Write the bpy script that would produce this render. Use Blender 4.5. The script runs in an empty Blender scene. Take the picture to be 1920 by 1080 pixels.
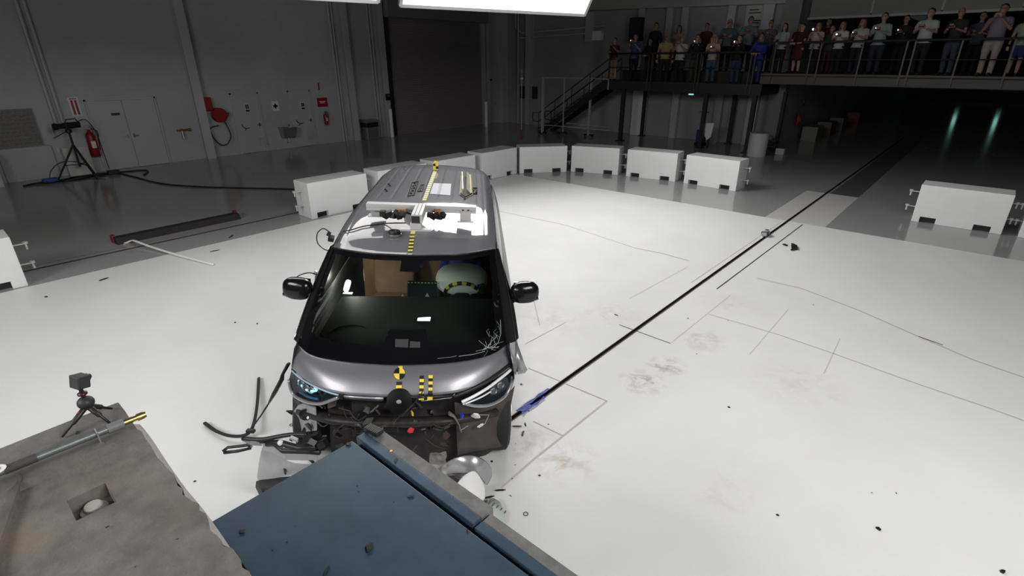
import bpy, bmesh, math, random
from math import sin, cos, pi, radians, atan2, hypot, sqrt
from mathutils import Vector, Matrix, Euler

random.seed(7)
S = bpy.context.scene
COL = S.collection

# ------------------------------------------------------------------ camera
F_PX, PITCH, ROLL, CAM_Z, HEAD = 989.3, radians(23.40), radians(-0.13), 3.307, radians(41.19)
_r = Vector((cos(ROLL), sin(ROLL)*sin(PITCH), sin(ROLL)*cos(PITCH)))
_u = Vector((-sin(ROLL), cos(ROLL)*sin(PITCH), cos(ROLL)*cos(PITCH)))
_f = Vector((0, cos(PITCH), -sin(PITCH)))
RH = Matrix.Rotation(HEAD, 3, 'Z')
CR, CU, CF = RH @ _r, RH @ _u, RH @ _f
CAM = Vector((0, 0, CAM_Z))
cd = bpy.data.cameras.new('camera'); cam = bpy.data.objects.new('camera', cd); COL.objects.link(cam)
cd.sensor_width = 36; cd.lens = F_PX/1920*36; cd.clip_start = 0.02; cd.clip_end = 300
m = Matrix((CR, CU, -CF)).transposed().to_4x4(); m.translation = CAM
cam.matrix_world = m
S.camera = cam

# ------------------------------------------------------------------ world and exposure
S.view_settings.view_transform = 'Standard'; S.view_settings.look = 'None'
S.view_settings.gamma = 1; S.view_settings.use_curve_mapping = False
S.view_settings.exposure = -0.14
W = bpy.data.worlds.new('world'); S.world = W; W.use_nodes = True
bg = W.node_tree.nodes['Background']; bg.inputs[0].default_value = (0.75, 0.8, 0.9, 1); bg.inputs[1].default_value = 0.02

# hall lights: a ring of tilted overhead softboxes (built by softbox() further down)
SOFT_W = 330.0     # watts of one softbox
# (name index, lower edge start, lower edge end, slant width, inward/up slope, watts factor)
SOFTBOXES = [
    ((-10.01, 7.92, 4.36), (-8.65, 12.72, 4.36), 3.2, 1.22),
    ((-11.05, 2.35, 4.36), (-9.72, 7.10, 4.36), 3.0, 0.08),
    ((5.6, 4.9, 4.9), (6.6, 0.0, 4.9), 3.0, 1.42),
    ((3.4, -7.6, 4.9), (-1.5, -7.8, 4.9), 3.0, 0.25),
    ((-2.1, -7.8, 4.9), (-7.0, -7.4, 4.9), 3.0, 1.28),
]

# ------------------------------------------------------------------ reading positions in the hall
def ray(u, v): return CF + CR*((u-960)/F_PX) - CU*((v-540)/F_PX)
def onZ(u, v, z=0.0):
    d = ray(u, v); return CAM + d*((z-CAM_Z)/d.z)
def onY(u, v, y):
    d = ray(u, v); return CAM + d*(y/d.y)
def onX(u, v, x):
    d = ray(u, v); return CAM + d*(x/d.x)

# ------------------------------------------------------------------ materials
MATS = {}
def mat(name, col=(0.5, 0.5, 0.5), rough=0.5, metal=0.0, noise=0.0, nscale=8.0, bump=0.0, bscale=40.0, coat=0.0,
        emit=None, estr=0.0, alpha=1.0, trans=0.0, spec=0.5, col2=None, ior=1.45):
    if name in MATS: return MATS[name]
    M = bpy.data.materials.new(name); M.use_nodes = True; nt = M.node_tree
    b = nt.nodes['Principled BSDF']
    b.inputs['Base Color'].default_value = (*col, 1); b.inputs['Roughness'].default_value = rough
    b.inputs['Metallic'].default_value = metal; b.inputs['Coat Weight'].default_value = coat
    b.inputs['Coat Roughness'].default_value = 0.03
    b.inputs['Specular IOR Level'].default_value = spec; b.inputs['Alpha'].default_value = alpha
    b.inputs['Transmission Weight'].default_value = trans; b.inputs['IOR'].default_value = ior
    if emit: b.inputs['Emission Color'].default_value = (*emit, 1); b.inputs['Emission Strength'].default_value = estr
    tc = nt.nodes.new('ShaderNodeTexCoord')
    if noise > 0:
        n = nt.nodes.new('ShaderNodeTexNoise'); n.inputs['Scale'].default_value = nscale; n.inputs['Detail'].default_value = 8
        n.inputs['Roughness'].default_value = 0.65
        nt.links.new(tc.outputs['Object'], n.inputs['Vector'])
        r = nt.nodes.new('ShaderNodeValToRGB')
        c2 = col2 or tuple(c*(1-noise) for c in col)
        r.color_ramp.elements[0].color = (*c2, 1); r.color_ramp.elements[1].color = (*[min(1, c*(1+noise*.4)) for c in col], 1)
        r.color_ramp.elements[0].position = 0.32; r.color_ramp.elements[1].position = 0.66
        nt.links.new(n.outputs['Fac'], r.inputs['Fac']); nt.links.new(r.outputs['Color'], b.inputs['Base Color'])
    if bump > 0:
        n2 = nt.nodes.new('ShaderNodeTexNoise'); n2.inputs['Scale'].default_value = bscale; n2.inputs['Detail'].default_value = 5
        nt.links.new(tc.outputs['Object'], n2.inputs['Vector'])
        bp = nt.nodes.new('ShaderNodeBump'); bp.inputs['Strength'].default_value = bump; bp.inputs['Distance'].default_value = 0.02
        nt.links.new(n2.outputs['Fac'], bp.inputs['Height']); nt.links.new(bp.outputs['Normal'], b.inputs['Normal'])
    MATS[name] = M
    return M

def glass_mat(name, tint, gloss_rough=0.01, f0=0.06):
    """thin tinted sheet: see-through with a clear-coat reflection"""
    M = bpy.data.materials.new(name); M.use_nodes = True; nt = M.node_tree; nt.nodes.clear()
    out = nt.nodes.new('ShaderNodeOutputMaterial'); mx = nt.nodes.new('ShaderNodeMixShader')
    t = nt.nodes.new('ShaderNodeBsdfTransparent'); t.inputs[0].default_value = (*tint, 1)
    g = nt.nodes.new('ShaderNodeBsdfGlossy'); g.inputs['Roughness'].default_value = gloss_rough
    fr = nt.nodes.new('ShaderNodeFresnel'); fr.inputs['IOR'].default_value = 1.5
    nt.links.new(fr.outputs[0], mx.inputs[0]); nt.links.new(t.outputs[0], mx.inputs[1]); nt.links.new(g.outputs[0], mx.inputs[2])
    nt.links.new(mx.outputs[0], out.inputs[0])
    MATS[name] = M
    return M

# ------------------------------------------------------------------ mesh collector
class MB:
    def __init__(s): s.v = []; s.f = []; s.m = []
    def add(s, vs, fs, mi=0, xf=None):
        o = len(s.v)
        for p in vs:
            p = Vector(p)
            s.v.append(tuple(xf @ p) if xf else tuple(p))
        for f in fs: s.f.append(tuple(i+o for i in f)); s.m.append(mi)
        return s
    def box(s, c, d, rot=None, mi=0, xf=None):
        x, y, z = d[0]/2, d[1]/2, d[2]/2
        vs = [Vector((i*x, j*y, k*z)) for i in (-1, 1) for j in (-1, 1) for k in (-1, 1)]
        if rot is not None:
            R = rot if isinstance(rot, Matrix) else Euler(rot).to_matrix()
            vs = [R @ p for p in vs]
        vs = [p+Vector(c) for p in vs]
        return s.add(vs, [(0, 1, 3, 2), (4, 6, 7, 5), (0, 4, 5, 1), (2, 3, 7, 6), (0, 2, 6, 4), (1, 5, 7, 3)], mi, xf)
    def span(s, a, b, mi=0):
        a, b = Vector(a), Vector(b); return s.box((a+b)/2, [abs(x) for x in (b-a)], mi=mi)
    def bar(s, a, b, w, h=None, mi=0, up=(0, 0, 1)):
        a, b = Vector(a), Vector(b); h = h or w; d = (b-a); L = d.length; d.normalize()
        up = Vector(up)
        if abs(d.dot(up)) > .98: up = Vector((0, 1, 0))
        x = d.cross(up).normalized(); z = x.cross(d)
        return s.box((a+b)/2, (w, L, h), Matrix((x, d, z)).transposed(), mi)
    def tube(s, path, r, n=10, mi=0, cap=True, sc=(1, 1)):
        P = [Vector(p) for p in path]; N = len(P)
        R = r if isinstance(r, (list, tuple)) else [r]*N
        T = []
        for i in range(N):
            t = (P[min(i+1, N-1)]-P[max(i-1, 0)])
            T.append(t.normalized() if t.length > 1e-9 else Vector((0, 0, 1)))
        ref = Vector((0, 0, 1)) if abs(T[0].z) < .9 else Vector((0, 1, 0))
        x = T[0].cross(ref).normalized(); vs = []
        for i in range(N):
            x = (x-T[i]*x.dot(T[i])).normalized(); y = T[i].cross(x)
            for k in range(n):
                a = 2*pi*k/n; vs.append(P[i]+x*(cos(a)*R[i]*sc[0])+y*(sin(a)*R[i]*sc[1]))
        fs = []
        for i in range(N-1):
            for k in range(n):
                k2 = (k+1) % n; fs.append((i*n+k, i*n+k2, (i+1)*n+k2, (i+1)*n+k))
        if cap: fs.append(tuple(range(n-1, -1, -1))); fs.append(tuple((N-1)*n+k for k in range(n)))
        return s.add(vs, fs, mi)
    def cyl(s, a, b, r, n=20, mi=0, r2=None): return s.tube([a, b], [r, r if r2 is None else r2], n, mi)
    def lathe(s, c, prof, n=24, mi=0, axis=None):
        vs = []; N = len(prof)
        for rr, z in prof:
            for k in range(n): vs.append(Vector((rr*cos(2*pi*k/n), rr*sin(2*pi*k/n), z)))
        if axis is not None:
            q = Vector((0, 0, 1)).rotation_difference(Vector(axis)); vs = [q @ p for p in vs]
        vs = [p+Vector(c) for p in vs]; fs = []
        for i in range(N-1):
            for k in range(n): k2 = (k+1) % n; fs.append((i*n+k, i*n+k2, (i+1)*n+k2, (i+1)*n+k))
        fs.append(tuple(range(n-1, -1, -1))); fs.append(tuple((N-1)*n+k for k in range(n)))
        return s.add(vs, fs, mi)
    def ell(s, c, r, n=16, m=10, mi=0, rot=None):
        vs = []; fs = []
        for i in range(m+1):
            t = pi*i/m
            for k in range(n):
                p = Vector((r[0]*sin(t)*cos(2*pi*k/n), r[1]*sin(t)*sin(2*pi*k/n), -r[2]*cos(t)))
                if rot is not None: p = Euler(rot).to_matrix() @ p
                vs.append(p+Vector(c))
        for i in range(m):
            for k in range(n): k2 = (k+1) % n; fs.append((i*n+k, i*n+k2, (i+1)*n+k2, (i+1)*n+k))
        return s.add(vs, fs, mi)
    def prism(s, poly, d, mi=0):
        """poly: list of 3-D points, extruded by the vector d"""
        P = [Vector(p) for p in poly]; d = Vector(d); n = len(P)
        vs = P+[p+d for p in P]
        fs = [tuple(range(n-1, -1, -1)), tuple(range(n, 2*n))]+[(i, (i+1) % n, (i+1) % n+n, i+n) for i in range(n)]
        return s.add(vs, fs, mi)
    def grid(s, rows, mi=0, thick=None, mfn=None, skip=None):
        """rows: 2-D list of points"""
        R, C = len(rows), len(rows[0]); o = len(s.v)
        s.v += [tuple(p) for r in rows for p in r]
        for i in range(R-1):
            for j in range(C-1):
                if skip and skip(i, j): continue
                s.f.append((o+i*C+j, o+i*C+j+1, o+(i+1)*C+j+1, o+(i+1)*C+j)); s.m.append(mfn(i, j) if mfn else mi)
        return s
    def build(s, name, mats, parent=None, smooth=False, bevel=0, solid=0, loc=None, rot=None, autos=None):
        me = bpy.data.meshes.new(name); me.from_pydata([tuple(p) for p in s.v], [], s.f)
        if not isinstance(mats, (list, tuple)): mats = [mats]
        for M in mats: me.materials.append(M)
        for i, p in enumerate(me.polygons): p.material_index = s.m[i]
        bm = bmesh.new(); bm.from_mesh(me); bmesh.ops.remove_doubles(bm, verts=bm.verts, dist=1e-5)
        bmesh.ops.recalc_face_normals(bm, faces=bm.faces); bm.to_mesh(me); bm.free()
        if smooth or autos:
            for p in me.polygons: p.use_smooth = True
            if autos: me.set_sharp_from_angle(angle=radians(autos))
        o = bpy.data.objects.new(name, me); COL.objects.link(o)
        if parent: o.parent = parent
        if loc: o.location = loc
        if rot: o.rotation_euler = rot
        if solid:
            md = o.modifiers.new('solid', 'SOLIDIFY'); md.thickness = solid; md.offset = -1
        if bevel:
            md = o.modifiers.new('bevel', 'BEVEL'); md.width = bevel; md.segments = 2; md.limit_method = 'ANGLE'; md.angle_limit = radians(35)
        return o

def tag(o, label, cat, group=None, kind=None):
    o['label'] = label; o['category'] = cat
    if group: o['group'] = group
    if kind: o['kind'] = kind
    return o
def thing(name, label, cat, loc=(0, 0, 0), rotz=0, group=None):
    o = bpy.data.objects.new(name, None); COL.objects.link(o); o.empty_display_size = .1
    o.location = loc; o.rotation_euler = (0, 0, rotz); return tag(o, label, cat, group)
def struct(o): o['kind'] = 'structure'; return o
def pl(o, text): o['label'] = text; return o
def copy_tree(o, parent=None):
    c = o.copy(); COL.objects.link(c); c.parent = parent
    for ch in [x for x in bpy.data.objects if x.parent == o]: copy_tree(ch, c)
    return c
def lerp(a, b, t): return a+(b-a)*t
def interp(tab, x):
    if x <= tab[0][0]: return tab[0][1]
    for (x0, y0), (x1, y1) in zip(tab, tab[1:]):
        if x <= x1: return y0+(y1-y0)*(x-x0)/(x1-x0)
    return tab[-1][1]
def smooth_path(pts, n=8):
    P = [Vector(p) for p in pts]; out = []
    for i in range(len(P)-1):
        p0 = P[max(i-1, 0)]; p1 = P[i]; p2 = P[i+1]; p3 = P[min(i+2, len(P)-1)]
        for k in range(n):
            t = k/n; out.append(0.5*((2*p1)+(p2-p0)*t+(2*p0-5*p1+4*p2-p3)*t*t+(3*p1-p0-3*p2+p3)*t**3))
    out.append(P[-1]); return out

# common materials
M_black = mat('black_plastic', (0.012, 0.012, 0.013), 0.45)
M_gloss = mat('gloss_black', (0.006, 0.006, 0.007), 0.08, coat=1)
M_rub = mat('black_rubber', (0.015, 0.015, 0.016), 0.7)
M_steel = mat('galvanised_steel', (0.45, 0.46, 0.47), 0.4, 0.9, noise=.25, nscale=20)
M_alu = mat('white_aluminium', (0.44, 0.44, 0.435), 0.45, 0.2)
M_dsteel = mat('black_painted_steel', (0.018, 0.017, 0.017), 0.5)
M_white = mat('white_paint', (0.75, 0.76, 0.76), 0.5)
M_red = mat('red_paint', (0.24, 0.010, 0.018), 0.4)
M_yel = mat('yellow_tape', (0.75, 0.62, 0.06), 0.5)
M_brass = mat('brass', (0.62, 0.40, 0.14), 0.3, 1.0)
M_blue = mat('blue_plastic', (0.03, 0.05, 0.32), 0.5)
M_chrome = mat('chrome', (0.8, 0.8, 0.8), 0.12, 1.0)
# ------------------------------------------------------------------ softboxes
M_diff = mat('softbox_diffuser', (0.9, 0.9, 0.9), 0.9, emit=(1.0, 0.985, 0.96), estr=1.6)
M_hous = mat('softbox_housing', (0.05, 0.05, 0.05), 0.7)
M_rim = mat('softbox_rim', (0.6, 0.6, 0.6), 0.5)
def softbox(a, b, slant, fac, label):
    a, b = Vector(a), Vector(b); e = (b-a); L = e.length; e.normalize()
    inward = Vector((0, 0, 1)).cross(e); c0 = Vector((-2.5, 3, 0))
    if inward.dot(c0-a) < 0: inward = -inward
    up = (inward*.56+Vector((0, 0, .83))).normalized()
    mid = (a+b)/2+up*slant/2
    nrm = e.cross(up).normalized()
    if nrm.dot(c0-mid) < 0: nrm = -nrm
    t = thing('softbox', label, 'studio light', mid, 0, 'overhead softboxes around the crash area')
    R = Matrix((e, up, nrm)).transposed()
    xf = R.to_4x4()
    MB().box((0, 0, 0), (L, slant, .01), xf=xf).build('diffuser', M_diff if fac > .1 else mat('softbox_diffuser_left', (0.9, 0.9, 0.9), 0.9, emit=(1.0, 0.985, 0.96), estr=3.0), t)
    hb = MB(); w, h = L/2, slant/2
    front = [(-w, -h, -.01), (w, -h, -.01), (w, h, -.01), (-w, h, -.01)]
    back = [(-w*.8, -h*.7, -.9), (w*.8, -h*.7, -.9), (w*.8, h*.7, -.9), (-w*.8, h*.7, -.9)]
    hb.add(front+back, [(4, 5, 6, 7), (0, 1, 5, 4), (1, 2, 6, 5), (2, 3, 7, 6), (3, 0, 4, 7)], xf=xf)
    hb.build('housing', M_hous, t)
    rb = MB()
    for p, q in ((0, 1), (1, 2), (2, 3), (3, 0)):
        P, Q = Vector(front[p])*1.008, Vector(front[q])*1.008; rb.bar(xf @ P, xf @ Q, .07, .07)
    rb.build('rim', M_rim, t)
    for x in (-w*.6, w*.6):
        P = xf @ Vector((x, 0, -.9)); MB().cyl(P, (P.x, P.y, 9.98-mid.z), .012, 6).build('suspension_cable', M_dsteel, t)
    ld = bpy.data.lights.new('softbox_lamp', 'AREA'); ld.shape = 'RECTANGLE'; ld.size = L-.1; ld.size_y = slant-.1
    ld.energy = SOFT_W*fac; ld.color = (1, .985, .96); ld.spread = radians(150)
    lo = bpy.data.objects.new('lamp', ld); COL.objects.link(lo); lo.parent = t
    X = e; Zv = -nrm; Yv = Zv.cross(X)
    lo.rotation_euler = Matrix((X, Yv, Zv)).transposed().to_euler(); lo.location = nrm*.02
    return t
SL = ['glowing white overhead softbox with its lower right corner showing at the top edge',
      'overhead softbox further left, only its lower rim showing at the top edge']+['overhead softbox out of view around the crash area']*3
for (a, b, sl, fc), lb in zip(SOFTBOXES, SL): softbox(a, b, sl, fc, lb)

# ------------------------------------------------------------------ floor
def floor_mat(name, base, rough, spec, stains, noise_amt, dark):
    M = bpy.data.materials.new(name); M.use_nodes = True; nt = M.node_tree; b = nt.nodes['Principled BSDF']
    b.inputs['Specular IOR Level'].default_value = spec
    tc = nt.nodes.new('ShaderNodeTexCoord'); L = nt.links.new
    n = nt.nodes.new('ShaderNodeTexNoise'); n.inputs['Scale'].default_value = .55; n.inputs['Detail'].default_value = 9; n.inputs['Roughness'].default_value = .62
    L(tc.outputs['Object'], n.inputs['Vector'])
    r = nt.nodes.new('ShaderNodeValToRGB'); r.color_ramp.elements[0].position = .3; r.color_ramp.elements[1].position = .62
    r.color_ramp.elements[0].color = (*dark, 1); r.color_ramp.elements[1].color = (*base, 1); L(n.outputs['Fac'], r.inputs['Fac'])
    colr = r.outputs['Color']
    n2 = nt.nodes.new('ShaderNodeTexNoise'); n2.inputs['Scale'].default_value = 5; n2.inputs['Detail'].default_value = 8; n2.inputs['Roughness'].default_value = .7
    n2.inputs['Distortion'].default_value = .6
    L(tc.outputs['Object'], n2.inputs['Vector'])
    for (x, y, rad, st, cc) in stains:
        d = nt.nodes.new('ShaderNodeVectorMath'); d.operation = 'DISTANCE'; d.inputs[1].default_value = (x, y, 0)
        L(tc.outputs['Object'], d.inputs[0])
        mr = nt.nodes.new('ShaderNodeMapRange'); mr.inputs[1].default_value = 0; mr.inputs[2].default_value = rad; mr.inputs[3].default_value = st; mr.inputs[4].default_value = 0
        L(d.outputs['Value'], mr.inputs[0])
        mp = nt.nodes.new('ShaderNodeMapRange'); mp.inputs[1].default_value = .45; mp.inputs[2].default_value = .62; L(n2.outputs['Fac'], mp.inputs[0])
        mu = nt.nodes.new('ShaderNodeMath'); mu.operation = 'MULTIPLY'; L(mr.outputs[0], mu.inputs[0]); L(mp.outputs[0], mu.inputs[1])
        mx = nt.nodes.new('ShaderNodeMix'); mx.data_type = 'RGBA'; L(mu.outputs[0], mx.inputs[0]); L(colr, mx.inputs[6]); mx.inputs[7].default_value = (*cc, 1)
        colr = mx.outputs[2]
    L(colr, b.inputs['Base Color'])
    mr = nt.nodes.new('ShaderNodeMapRange'); mr.inputs[3].default_value = rough*.7; mr.inputs[4].default_value = rough*1.3; L(n2.outputs['Fac'], mr.inputs[0]); L(mr.outputs[0], b.inputs['Roughness'])
    return M
def fz(u, v): p = onZ(u, v); return p.x, p.y
tan = (.42, .34, .28); greys = (.5, .47, .44)
brn = (.26, .19, .145)
ST = [(*fz(1205, 715), .30, 1.0, brn), (*fz(1250, 685), .26, 1.0, brn), (*fz(1318, 637), .36, .7, tan), (*fz(1060, 865), .35, .7, tan),
      (*fz(1150, 590), .5, .35, tan), (*fz(1030, 600), .7, .4, greys), (*fz(1360, 570), .5, .25, tan), (*fz(1500, 720), .6, .25, tan),
      (*fz(1360, 925), .3, .3, tan), (*fz(985, 830), .35, .6, tan)]
M_fw = floor_mat('white_floor_paint', (.74, .745, .75), .42, .35, ST, .1, (.68, .685, .69))
M_fg = floor_mat('grey_epoxy_floor', (.34, .34, .345), .13, .55, [], .1, (.31, .31, .315))
M_fl = mat('pale_floor_patch', (.56, .56, .56), .3)
M_joint = mat('floor_joint', (.44, .40, .375), .8)
M_jl = mat('faint_floor_joint', (.55, .52, .50), .8)
M_jd = mat('dark_floor_joint', (.05, .045, .045), .8)
fb = MB()
xs = [-21.6, -10.9, -3.35, -2.12, 9.5, 16]; ys = [-14, 12.6, 16.1, 62]
for i in range(5):
    for j in range(3):
        mi = 1
        if 1 <= i <= 3 and j == 0: mi = 0
        if i == 2 and j == 1: mi = 2
        fb.add([(xs[i], ys[j], 0), (xs[i+1], ys[j], 0), (xs[i+1], ys[j+1], 0), (xs[i], ys[j+1], 0)], [(0, 1, 2, 3)], mi)
def strip(pts, w, mi, z=.002):
    P = [onZ(*p) if len(p) == 2 else Vector(p) for p in pts]
    for a, b in zip(P, P[1:]):
        d = (b-a).normalized(); n = Vector((-d.y, d.x, 0))*w/2
        fb.add([(p.x, p.y, z) for p in (a-n, b-n, b+n, a+n)], [(0, 1, 2, 3)], mi)
strip([(935, 396), (1060, 422), (1190, 465)], .018, 3); strip([(1190, 465), (1240, 475), (1292, 489)], .03, 3)
strip([(1420, 522), (1500, 540)], .05, 4); strip([(1500, 540), (1610, 582), (1722, 631), (1825, 675), (1920, 708)], .022, 3)
strip([(1722, 631), (1768, 647)], .02, 5)
strip([(1328, 589), (1380, 604), (1458, 627)], .013, 3); strip([(1458, 627), (1560, 662), (1720, 720), (1860, 767), (1920, 789)], .016, 3)
strip([(1296, 530), (1465, 416)], .012, 3); strip([(1344, 542), (1505, 421)], .022, 5)
strip([(1161, 609), (1257, 644)], .014, 5); strip([(1257, 644), (1370, 553)], .008, 4)
strip([(1061, 720), (1138, 752)], .012, 3); strip([(1138, 752), (1000, 862), (940, 915)], .02, 4)
strip([(1000, 790), (1055, 817)], .014, 4); strip([(1000, 560), (1012, 610)], .01, 4); strip([(990, 690), (1050, 715)], .012, 4)
strip([(1350, 600), (1395, 655)], .01, 4) if False else None
strip([(1405, 665), (1478, 580)], .008, 4); strip([(1545, 700), (1575, 635)], .008, 4)
strip([(985, 645), (1060, 605)], .01, 4); strip([(1180, 560), (1290, 500)], .01, 4)
strip([(-11.8, -1, 0), (-11.82, 7.4, 0)], .07, 5); strip([(-12.06, -1, 0), (-11.96, 6.2, 0)], .03, 6)
strip([(300, 330), (333, 365), (372, 388)], .02, 4) if False else None
M_fy = mat('worn_yellow_line', (.30, .22, .10), .7)
M_fd = mat('dark_cover_plate', (.10, .10, .105), .35)
fb.add([(-2.78, 16.1, .002), (-2.12, 16.1, .002), (-2.12, 45, .002), (-2.78, 45, .002)], [(0, 1, 2, 3)], 7)
struct(fb.build('floor', [M_fw, M_fg, M_fl, M_joint, M_jl, M_jd, M_fy, M_fd]))

tr = thing('floor_track', 'long straight black tow track set in the white floor running away behind the van', 'track', (-2.86, 3.0, 0))
MB().box((0, 23, .003), (.038, 50, .006)).build('slot', mat('slot_black', (.003, .003, .003), .9, spec=.05), tr)
tb = MB(); tb.box((-.023, 23, .004), (.008, 50, .008)); tb.box((.023, 23, .004), (.008, 50, .008))
tb.build('steel_edge', mat('dirty_track_steel', (.10, .075, .065), .7, .0, noise=.5, nscale=3), tr)
# blue protective tape on the near end of the track
bt = MB()
for q0, w0, n0 in ((-2.905, .030, 8), (-2.838, .026, 6)): bt.grid([[(q0+w0*i+.008*sin(j*2.1+i*2), 3.38+.075*j, .012+.005*((i+j) % 2)) for i in range(2)] for j in range(n0)])
bt.grid([[(-2.888+.028*i, 3.40+.05*j, .013+.004*((i+j) % 2)) for i in range(3)] for j in range(4)])
tag(bt.build('blue_tape', mat('blue_tape', (.06, .08, .42), .5, noise=.4, nscale=30), solid=.002), 'crumpled strip of blue tape over the near end of the black floor track', 'tape')
p0 = onZ(1435, 442)
tw = thing('tow_trolley', 'small metal tow trolley standing in the floor track beyond the van', 'trolley', (p0.x, p0.y, 0))
b_ = MB(); b_.box((0, 0, .05), (.10, .22, .07)); b_.box((0, .02, .10), (.06, .10, .05)); b_.build('body', M_steel, tw, bevel=.008)
b_ = MB(); b_.cyl((-.07, -.04, .06), (.07, -.04, .06), .03, 12); b_.build('roller', M_dsteel, tw)

# ------------------------------------------------------------------ walls
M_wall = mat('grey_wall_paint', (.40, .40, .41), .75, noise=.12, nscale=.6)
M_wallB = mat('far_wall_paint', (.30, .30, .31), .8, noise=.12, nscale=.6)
M_door = mat('grey_door_paint', (.40, .40, .41), .5)
M_col = mat('column_paint', (.42, .42, .43), .55)
M_brown = mat('roller_door_paint', (.20, .18, .185), .55)
WX = -21.45
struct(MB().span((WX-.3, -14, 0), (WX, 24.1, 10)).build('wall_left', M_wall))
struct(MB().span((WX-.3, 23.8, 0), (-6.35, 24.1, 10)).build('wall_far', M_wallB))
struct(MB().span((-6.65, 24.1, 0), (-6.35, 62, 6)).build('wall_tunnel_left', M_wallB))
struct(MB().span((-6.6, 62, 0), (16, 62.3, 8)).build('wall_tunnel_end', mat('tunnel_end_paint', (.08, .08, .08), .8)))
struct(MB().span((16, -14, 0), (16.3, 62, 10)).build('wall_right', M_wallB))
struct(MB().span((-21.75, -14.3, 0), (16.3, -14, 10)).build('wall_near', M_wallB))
struct(MB().span((-21.75, -14.3, 10), (16.3, 62.3, 10.2)).build('ceiling', mat('ceiling_paint', (.10, .10, .10), .9)))
# white header panels over the tunnel mouth
hb = MB(); x = -6.35
hw = 2.05
for k in range(11):
    hb.span((x+.03, 24.5, 4.72), (x+hw-.03, 24.7, 9.9)); x += hw
hd = hb.build('trim_1', mat('header_panel', (.24, .24, .235), .6)); struct(hd)
hb = MB(); x = -6.35+hw
for k in range(10): hb.span((x-.03, 24.48, 4.8), (x+.03, 24.6, 9.9)); x += hw
hb.span((-6.35, 24.4, 4.68), (16, 24.72, 4.76))
struct(hb.build('trim_2', mat('header_seam', (.40, .40, .39), .5)))
for k, (u, v, hh) in enumerate(((1893, 150, .55), (1812, 150, .5))):
    P = onY(u, v, 59.0); tl = thing('tunnel_lamp', ['narrow greenish lamp far down the runway seen as the right floor streak', 'narrow greenish lamp far down the runway seen as the left floor streak'][k], 'lamp', (P.x, 59.0, 1.30))
    MB().span((-.12, 0, 0), (.12, .1, hh)).build('tube', mat('green_lamp', (.6, 1, .9), .5, emit=(.45, 1.0, .85), estr=1.6), tl)
    MB().span((-.18, .1, -.06), (.18, .2, hh+.06)).build('case', M_dsteel, tl); MB().span((-.03, .12, -1.3), (.03, .18, -.06)).build('post', M_dsteel, tl)
# columns on the left wall
def ibeam(y, z1, w=.30, d=.28, name='trim_3'):
    b = MB(); b.span((WX, y-w/2, 0), (WX+.03, y+w/2, z1)); b.span((WX+.03, y-.02, 0), (WX+d-.03, y+.02, z1)); b.span((WX+d-.03, y-w/2, 0), (WX+d, y+w/2, z1))
    return struct(b.build(name, M_col))
for i, y in enumerate((.9, 7.55, 13.75, 15.55)): ibeam(y, 10, name='trim_%d' % (3+i))
cb = MB()
for y in (3.45, 3.62): cb.cyl((WX+.08, y, 1.55), (WX+.08, y, 9.9), .045, 8)
cb.cyl((WX+.08, 3.3, 1.55), (WX+.08, 3.3, 1.2), .03, 8)
tag(cb.build('wall_conduit', M_col, smooth=False), 'pair of tall grey conduits on the left wall above the camera tripod', 'pipe')
cb = MB()
for y in (13.2, 13.33): cb.cyl((WX+.06, y, 0), (WX+.06, y, 9.9), .035, 8)
tag(cb.build('wall_conduit', M_col), 'pair of thin grey conduits left of the column by the trash bin', 'pipe')
cb = MB()
for y in (15.05, 15.2): cb.cyl((WX+.06, y, 0), (WX+.06, y, 9.9), .04, 8)
tag(cb.build('wall_conduit', M_col), 'pair of grey conduits beside the roller door frame', 'pipe')

def wall_door(n, y0, y1, z1, double, plate):
    d = bpy.data.objects.new('door_%d' % n, None); COL.objects.link(d); d.location = (WX, (y0+y1)/2, 0); struct(d)
    w = (y1-y0)
    fr = MB(); fr.span((0, -w/2-.05, 0), (.05, -w/2, z1+.05)); fr.span((0, w/2, 0), (.05, w/2+.05, z1+.05)); fr.span((0, -w/2-.05, z1), (.05, w/2+.05, z1+.05))
    fr.build('door_frame', M_col, d)
    n_ = 2 if double else 1
    for k in range(n_):
        a = -w/2+k*w/n_+.006; b = -w/2+(k+1)*w/n_-.006
        MB().span((0, a, .01), (.035, b, z1-.006)).build('door_leaf', M_door, d)
        hy = (b-.09) if k == 0 else (a+.09)
        h = MB(); h.box((.05, hy, 1.02), (.03, .06, .12)); h.cyl((.06, hy, 1.02), (.10, hy, 1.02), .012, 8)
        h.box((.10, hy+(-.05 if k == 0 else .05), 1.02), (.02, .14, .025)); h.build('door_handle', M_chrome, d)
    if plate:
        MB().box((.042, plate[0], plate[1]), (.012, .24, .07)).build('door_plate', M_black, d)
    return d
wall_door(1, 4.35, 6.22, 2.14, True, (-.25, 1.72))
def panel_door(n, y0, y1, z1=2.14): return wall_door(n, y0, y1, z1, False, None)
panel_door(2, 8.75, 9.70); panel_door(3, 10.98, 11.85); panel_door(4, 22.35, 23.2)
# door closer arm above the double door
tag(MB().span((WX, 4.1, 2.30), (WX+.05, 5.3, 2.34)).build('door_closer_rail', M_col), 'thin grey rail on the wall above the double doors', 'rail')
tag(MB().span((WX, 8.6, 2.28), (WX+.05, 9.2, 2.31)).build('door_closer_rail', M_col), 'thin grey rail on the wall right of the red hose reel', 'rail')
def wall_panel(y, z, w, h, m_, name, label, cat, t=.02, x=WX):
    return tag(MB().span((x, y-w/2, z-h/2), (x+t, y+w/2, z+h/2)).build(name, m_, bevel=.003), label, cat)
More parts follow.
